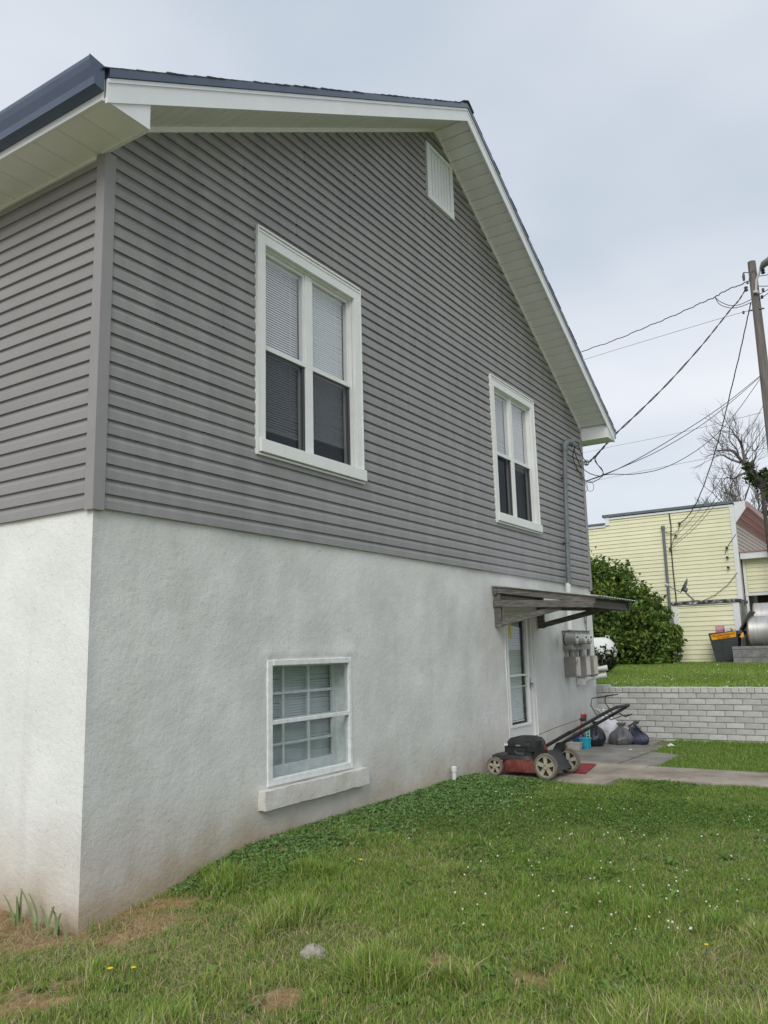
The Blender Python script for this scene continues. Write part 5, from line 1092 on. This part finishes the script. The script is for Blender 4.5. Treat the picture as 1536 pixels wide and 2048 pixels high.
def on_slab(x, y):
    a = (x < 1.5) & (y > 5.42) & (y < 6.87); b = (x >= 1.5) & (x < 9.5) & (y > 5.92) & (y < 6.72); c = (x < 1.6) & (y >= 6.87) & (y < 8.1); d = (x < 1.2) & (y >= 8.1); return a | b | c | d
def mow(x, y): return ((x < 1.0) & (y > 5.30) & (y < 6.0))
def scatter(n, x0, x1, y0, y1):
    P = np.stack([rng.uniform(x0, x1, n), rng.uniform(y0, y1, n)], 1); ok = ~((P[:, 0] < .025) & (P[:, 1] > -.03) & (P[:, 1] < 9.9)); return P[ok]
def palette(n, w):
    base = np.array([[.185, .300, .052], [.265, .365, .068], [.120, .23, .050], [.34, .375, .11], [.54, .47, .26]]); w = np.asarray(w); r = rng.uniform(0, 1, n); cs = np.cumsum(w, 1); cs /= cs[:, -1:]
    k = (r[:, None] > cs).sum(1); return base[k]*rng.uniform(.75, 1.25, (n, 1))*np.array([1, 1, 1])*(1+rng.normal(0, .06, (n, 3)))
# foreground lawn: thick, uneven, with tufts, dry patches and bare soil
P2 = np.concatenate([scatter(430000, -1.4, 5.6, -1.6, 2.4), scatter(300000, -1.0, 8.5, 2.4, 5.96)])
P3 = np.concatenate([P2, gz(P2[:, 0], P2[:, 1])[:, None]], 1); k = in_view(P3) & ~on_slab(P2[:, 0], P2[:, 1]) ; P2, P3 = P2[k], P3[k]
x, y = P2.T; dm = dirt(x, y); tuft = fbm(x, y, 3.2, 41); dry = np.clip(sstep(.46, .68, fbm(x, y, 1.1, 51))*sstep(2.8, .6, y)+.45*sstep(1.4, -.3, y), 0, 1)
wallb = sstep(.95, .35, x)*sstep(.5, 1.1, y)
keep = rng.uniform(0, 1, len(x)) < np.clip((.62+.55*tuft)*(1-.90*dm)**1.3*(1-.30*wallb)*(1-.3*dry)*np.where(x < 0, .6, 1), 0.0, 1)
P3, x, y, tuft, dry, dm = P3[keep], x[keep], y[keep], tuft[keep], dry[keep], dm[keep]; n = len(x); print('blades', n)
tall = sstep(.54, .74, fbm(x, y, 2.4, 77)); near = sstep(3.5, .5, y)
h = (.018+.027*tuft+.070*tall*near)*rng.uniform(.45, 1.45, n)*(.8+.4*near); wd = rng.uniform(.0026, .0056, n)*(1+.4*tall*near)*(1+.35*sstep(1, 5, y)); lean = np.abs(rng.normal(.5, .35, n))
lushn = fbm(x, y, .8, 61)
wgt = np.stack([1+0*x, .4+1.2*lushn*near+.5*dry, .25+.6*(1-near), .20+1.1*dry, .06+.75*dry+.25*dm], 1)
blades('grass', P3, h, wd, palette(n, wgt), lean, 'uneven green lawn grass with dry patches below the plaster wall')
# strip between path and brick wall, and the upper lawn
P2 = np.concatenate([scatter(70000, .9, 6.5, 6.74, 9.78)]); x, y = P2.T; k = ~on_slab(x, y) & (x > .95+.5*fbm(x, y, 2, 4)-.2); P2 = P2[k]; x, y = P2.T; n = len(x)
blades('grass', np.concatenate([P2, gz(x, y)[:, None]], 1), rng.uniform(.02, .05, n)*np.where(y > 9.3, 1.4, 1), rng.uniform(.005, .008, n), palette(n, np.tile([1, .35, .9, .1, .05], (n, 1))), np.abs(rng.normal(.5, .3, n)), 'mown grass between the concrete path and the brick wall')
P2 = scatter(150000, -5.5, 6.0, 9.95, 20.0); P3 = np.concatenate([P2, gz(P2[:, 0], P2[:, 1])[:, None]], 1); k = in_view(P3, 150) & (P3[:, 1] < 19.9); P3 = P3[k]; n = len(P3); x, y = P3[:, 0], P3[:, 1]
lt = fbm(x, y, .9, 15)[:, None]
blades('grass', P3, rng.uniform(.03, .06, n), rng.uniform(.008, .014, n), palette(n, np.tile([1, .9, .35, .35, .03], (n, 1)))*(.8+.4*lt), np.abs(rng.normal(.4, .3, n)), 'smooth green grass on the raised lawn behind the brick wall')
# broad-leaved cover hugging the plaster wall, clover further out
def rosettes(P2, size, hmin, hmax, base, name, label, per=3):
    n = len(P2); z = gz(P2[:, 0], P2[:, 1])+rng.uniform(hmin, hmax, n); C = np.concatenate([P2, z[:, None]], 1); Cs = []; 
    a0 = rng.uniform(0, 6.28, n)
    for j in range(per): a = a0+j*2*np.pi/per; Cs.append(C+np.stack([np.cos(a), np.sin(a), rng.normal(0, .15, n)], 1)*size*.42)
    C = np.concatenate(Cs); col = np.array(base)*np.tile(rng.uniform(.65, 1.35, n), per)[:, None]
    me = leaf_mesh(name, C, size, col, MT['leaf'], 1.1, .85); o = link(bpy.data.objects.new(name, me)); return tag(o, label, 'ground cover', kind='stuff')
P2 = scatter(38000, .02, 1.5, .55, 5.5); x, y = P2.T; edge = .22+.60*fbm(x, y, 1.4, 91)+.25*np.clip((y-1)/3, 0, 1); k = (rng.uniform(0, 1, len(x)) < sstep(1.55, .35, x/edge)*(.25+1.1*fbm(x, y, 5, 95))*sstep(.5, 1.2, y)*(1-dirt(x, y)*.9)) & ~mow(x, y); 
rosettes(P2[k], .027, .002, .036, (.145, .25, .075), 'ground_cover', 'dark broad leaved weeds growing thickly along the plaster wall')
P2 = scatter(60000, .4, 6.5, -.2, 5.8); x, y = P2.T; cl = fbm(x, y, 1.0, 101); k = (rng.uniform(0, 1, len(x)) < sstep(.48, .66, cl)*sstep(-.4, 1.8, y)) & ~on_slab(x, y) & (dirt(x, y) < .4) & in_view(np.concatenate([P2, np.full((len(x), 1), .55)], 1))
rosettes(P2[k], .017, .012, .040, (.115, .205, .040), 'clover', 'clover leaves mixed into the lawn grass')
# dead straw lying in the grass, soil crumbs and broad weeds
P2 = scatter(90000, -1.4, 6.5, -1.6, 3.6); P3 = np.concatenate([P2, gz(P2[:, 0], P2[:, 1])[:, None]+.008], 1); x, y = P2.T
k = in_view(P3) & (rng.uniform(0, 1, len(x)) < .14+.5*sstep(.46, .70, fbm(x, y, 1.1, 51))*sstep(2.8, .4, y)+.16*sstep(.15, .6, dirt(x, y))); P3 = P3[k]; n = len(P3)
blades('straw', P3, rng.uniform(.03, .09, n), rng.uniform(.002, .004, n), np.array([.50, .42, .25])*rng.uniform(.55, 1.15, (n, 1)), rng.uniform(1.3, 2.6, n), 'dead straw and thatch lying among the green blades', 'straw')
P2 = scatter(60000, -1.6, 4, -1.6, 2.0); x, y = P2.T; k = (rng.uniform(0, 1, len(x)) < .45*sstep(.3, .8, dirt(x, y))); P2 = P2[k]; mb = MB()
for q_ in P2[:2600]:
    r = random.uniform(.003, .013)*random.random()**.5; z = float(gz(q_[0], q_[1])); a = random.uniform(0, 6.28); c, s_ = math.cos(a)*r, math.sin(a)*r
    mb.poly([(q_[0]+c, q_[1]+s_, z-.002), (q_[0]-s_*1.2, q_[1]+c*1.2, z-.002), (q_[0]-c, q_[1]-s_, z-.002), (q_[0]+s_, q_[1]-c, z-.002), (q_[0]+c*.2, q_[1]+s_*.3, z+r*.9)], [(0, 1, 4), (1, 2, 4), (2, 3, 4), (3, 0, 4)])
tag(mb.build('soil_crumbs', MT['soil'], None), 'small clods of orange brown soil on the bare ground', 'soil', kind='stuff')
W3 = []; wc = []
for _ in range(150):
    q_ = on_z((rng.uniform(0, 1536), rng.uniform(1640, 2040)), .55); 
    if q_[0] < .15 and q_[1] > 0: continue
    if dirt(q_[0], q_[1]) > .5: continue
    z = float(gz(q_[0], q_[1])); m_ = rng.integers(6, 13); tone = rng.uniform(.75, 1.3); sz = rng.uniform(.6, 1.2)
    for j in range(m_):
        a = rng.uniform(0, 6.28); W3.append((q_[0], q_[1], z, a, sz)); wc.append(np.array([.15, .26, .055])*tone*rng.uniform(.8, 1.2))
vsw, fsw, cw_ = [], [], []
for (x, y, z, a, sz), c in zip(W3, wc):
    L = .075*sz*random.uniform(.6, 1.2); w_ = L*.20; d = np.array([math.cos(a), math.sin(a), 0]); s_ = np.array([-d[1], d[0], 0]); u_ = random.uniform(.35, 1.1); b = np.array([x, y, z]); q = len(vsw)
    m1 = b+d*L*.55+np.array([0, 0, L*.45*u_]); e = b+d*L+np.array([0, 0, L*.30*u_]); vsw += [b, m1+s_*w_, m1-np.array([0, 0, .004]), m1-s_*w_, e]; fsw += [(q, q+1, q+2), (q, q+2, q+3), (q+1, q+4, q+2), (q+2, q+4, q+3)]; cw_ += [c]*5
me = np_mesh('weeds', np.array(vsw), np.array(fsw).ravel(), np.arange(len(fsw))*3, np.full(len(fsw), 3), np.array(cw_), MT['leaf']); tag(link(bpy.data.objects.new('weeds', me)), 'broad leaved weeds scattered through the lawn', 'weeds', kind='stuff')
# white clover heads
fl = np.array([on_z((rng.normal(1230, 190), rng.uniform(1580, 1860)), .6)[:2] for _ in range(110)]+[on_z((rng.uniform(700, 1536), rng.uniform(1575, 1900)), .6)[:2] for _ in range(40)])
cl = fbm(fl[:, 0], fl[:, 1], 1.6, 111); fl = fl[(cl > .42) & ~on_slab(fl[:, 0], fl[:, 1]) & (fl[:, 0] > .5)]
def heads(pts, name, label, r0, hgt):
    mb = MB()
    for p in pts:
        z = float(gz(p[0], p[1]))+hgt*random.uniform(.7, 1.3); r = r0*random.uniform(.7, 1.25); mb.lathe([(.0, -r*.8), (r*.8, -r*.5), (r, 0), (r*.6, r*.7), (0, r*.9)], (p[0], p[1], z), n=6)
    return tag(mb.build(name, MT['flower'], None, True), label, 'flowers', kind='stuff')
heads(fl, 'clover_flowers', 'scattered white clover heads dotting the lawn', .0062, .05)
up = np.array([on_z((rng.uniform(1185, 1536), 1330+42*rng.uniform(0, 1)**1.2), 1.42)[:2] for _ in range(110)]); up = up[(up[:, 1] > 10) & (up[:, 1] < 19)]
heads(up, 'clover_flowers', 'tiny white clover heads on the raised lawn', .010, .055)
# dandelions and buttercups
for q_, r, lab in (((220, 1938), .016, 'single yellow buttercup by the bare soil at the house corner'), ((267, 1936), .014, 'smaller yellow buttercup beside the first near the corner'), ((722, 1720), .018, 'orange yellow dandelion in the lawn before the basement window'), ((992, 1584), .020, 'yellow dandelion in the grass near the mower wheel'), ((1413, 1890), .012, 'lone yellow flower in the open lawn')):
    p = on_z(q_, .6); z = float(gz(p[0], p[1])); d = thing('dandelion', (p[0], p[1], z), lab, 'flower'); hz = .075
    p = on_z(q_, z+hz); MB().tube([(p[0]-.01, p[1]+.005, z), (p[0]-.004, p[1], z+hz*.6), (p[0], p[1], z+hz)], .0022, 5).build('stem', MT['stem'], d)
    f = MB()
    for k in range(9):
        a = 2*math.pi*k/9; u_ = Vector((math.cos(a), math.sin(a), .35)); v_ = Vector((-math.sin(a), math.cos(a), 0)); c = Vector((p[0], p[1], z+hz)); f.poly([c, c+u_*r*.6+v_*r*.28, c+u_*r, c+u_*r*.6-v_*r*.28], [(0, 1, 2, 3)])
    f.lathe([(r*.35, 0), (r*.3, r*.25), (0, r*.35)], (p[0], p[1], z+hz), n=8); f.build('petals', MT['yflower'], d)
# cut iris leaves by the front wall
for q_, n, hh, lab in (((34, 1838), 4, .17, 'thick clump of clipped iris leaves against the front plaster wall'), ((72, 1852), 2, .18, 'pair of tall curled iris leaves by the front wall'), ((92, 1856), 2, .15, 'bent iris leaves between the tall pair and the corner'), ((112, 1862), 3, .15, 'fanned iris leaves leaning towards the house corner'), ((132, 1868), 1, .09, 'short single iris leaf next to the house corner')):
    p = on_y(q_, -.09); z = float(gz(p[0], -.09)); o = thing('iris', (p[0], -.09, z), lab, 'plant'); rn = random.Random(int(q_[0]))
    for k in range(n):
        a = rn.uniform(-.35, .35); b = rn.uniform(.0, .35)*(1 if a > 0 else -1); H = 1.35*hh*rn.uniform(.75, 1.1); ww = .015; x0 = p[0]+rn.uniform(-.015, .015); y0_ = -.09+rn.uniform(-.02, .02)
        C = [Vector((x0+a*t*H+b*t*t*t*H*.8, y0_-.03*t*t, z-.02+H*t*(1-.12*abs(b)*t))) for t in np.linspace(0, 1, 6)]
        mb = MB()
        for i, c in enumerate(C):
            w_ = ww*(1-.55*(i/5)**3); mb.v += [(c.x-w_, c.y, c.z), (c.x, c.y-.004, c.z), (c.x+w_, c.y, c.z)]
        mb.f += [(i*3+j, i*3+j+1, i*3+j+4, i*3+j+3) for i in range(5) for j in range(2)]
        mb.build('leaf', MT['iris'], o, True)
# rock in the grass
p = on_z((628, 1903), .55); z = float(gz(p[0], p[1]))
mb = MB(); vs = []; nu, nv = 12, 6
for j in range(nv+1):
    for i in range(nu):
        a = 2*math.pi*i/nu; b = math.pi*(.5*j/nv); k = .78+.5*float(vnoise(math.cos(a)*1.5+3, math.sin(a)*1.5+b*1.3, 1.7, 8)); vs.append((p[0]+.075*k*math.cos(a)*math.cos(b)**.5 if j < nv else p[0], p[1]+(.055*k*math.sin(a)*math.cos(b)**.5 if j < nv else 0), z-.03+.072*k*math.sin(b)))
mb.poly(vs, [(j*nu+i, j*nu+(i+1) % nu, (j+1)*nu+(i+1) % nu, (j+1)*nu+i) for j in range(nv) for i in range(nu)]); tag(mb.build('rock', MT['rock'], None, True), 'pale broken stone half buried in the foreground grass', 'rock')
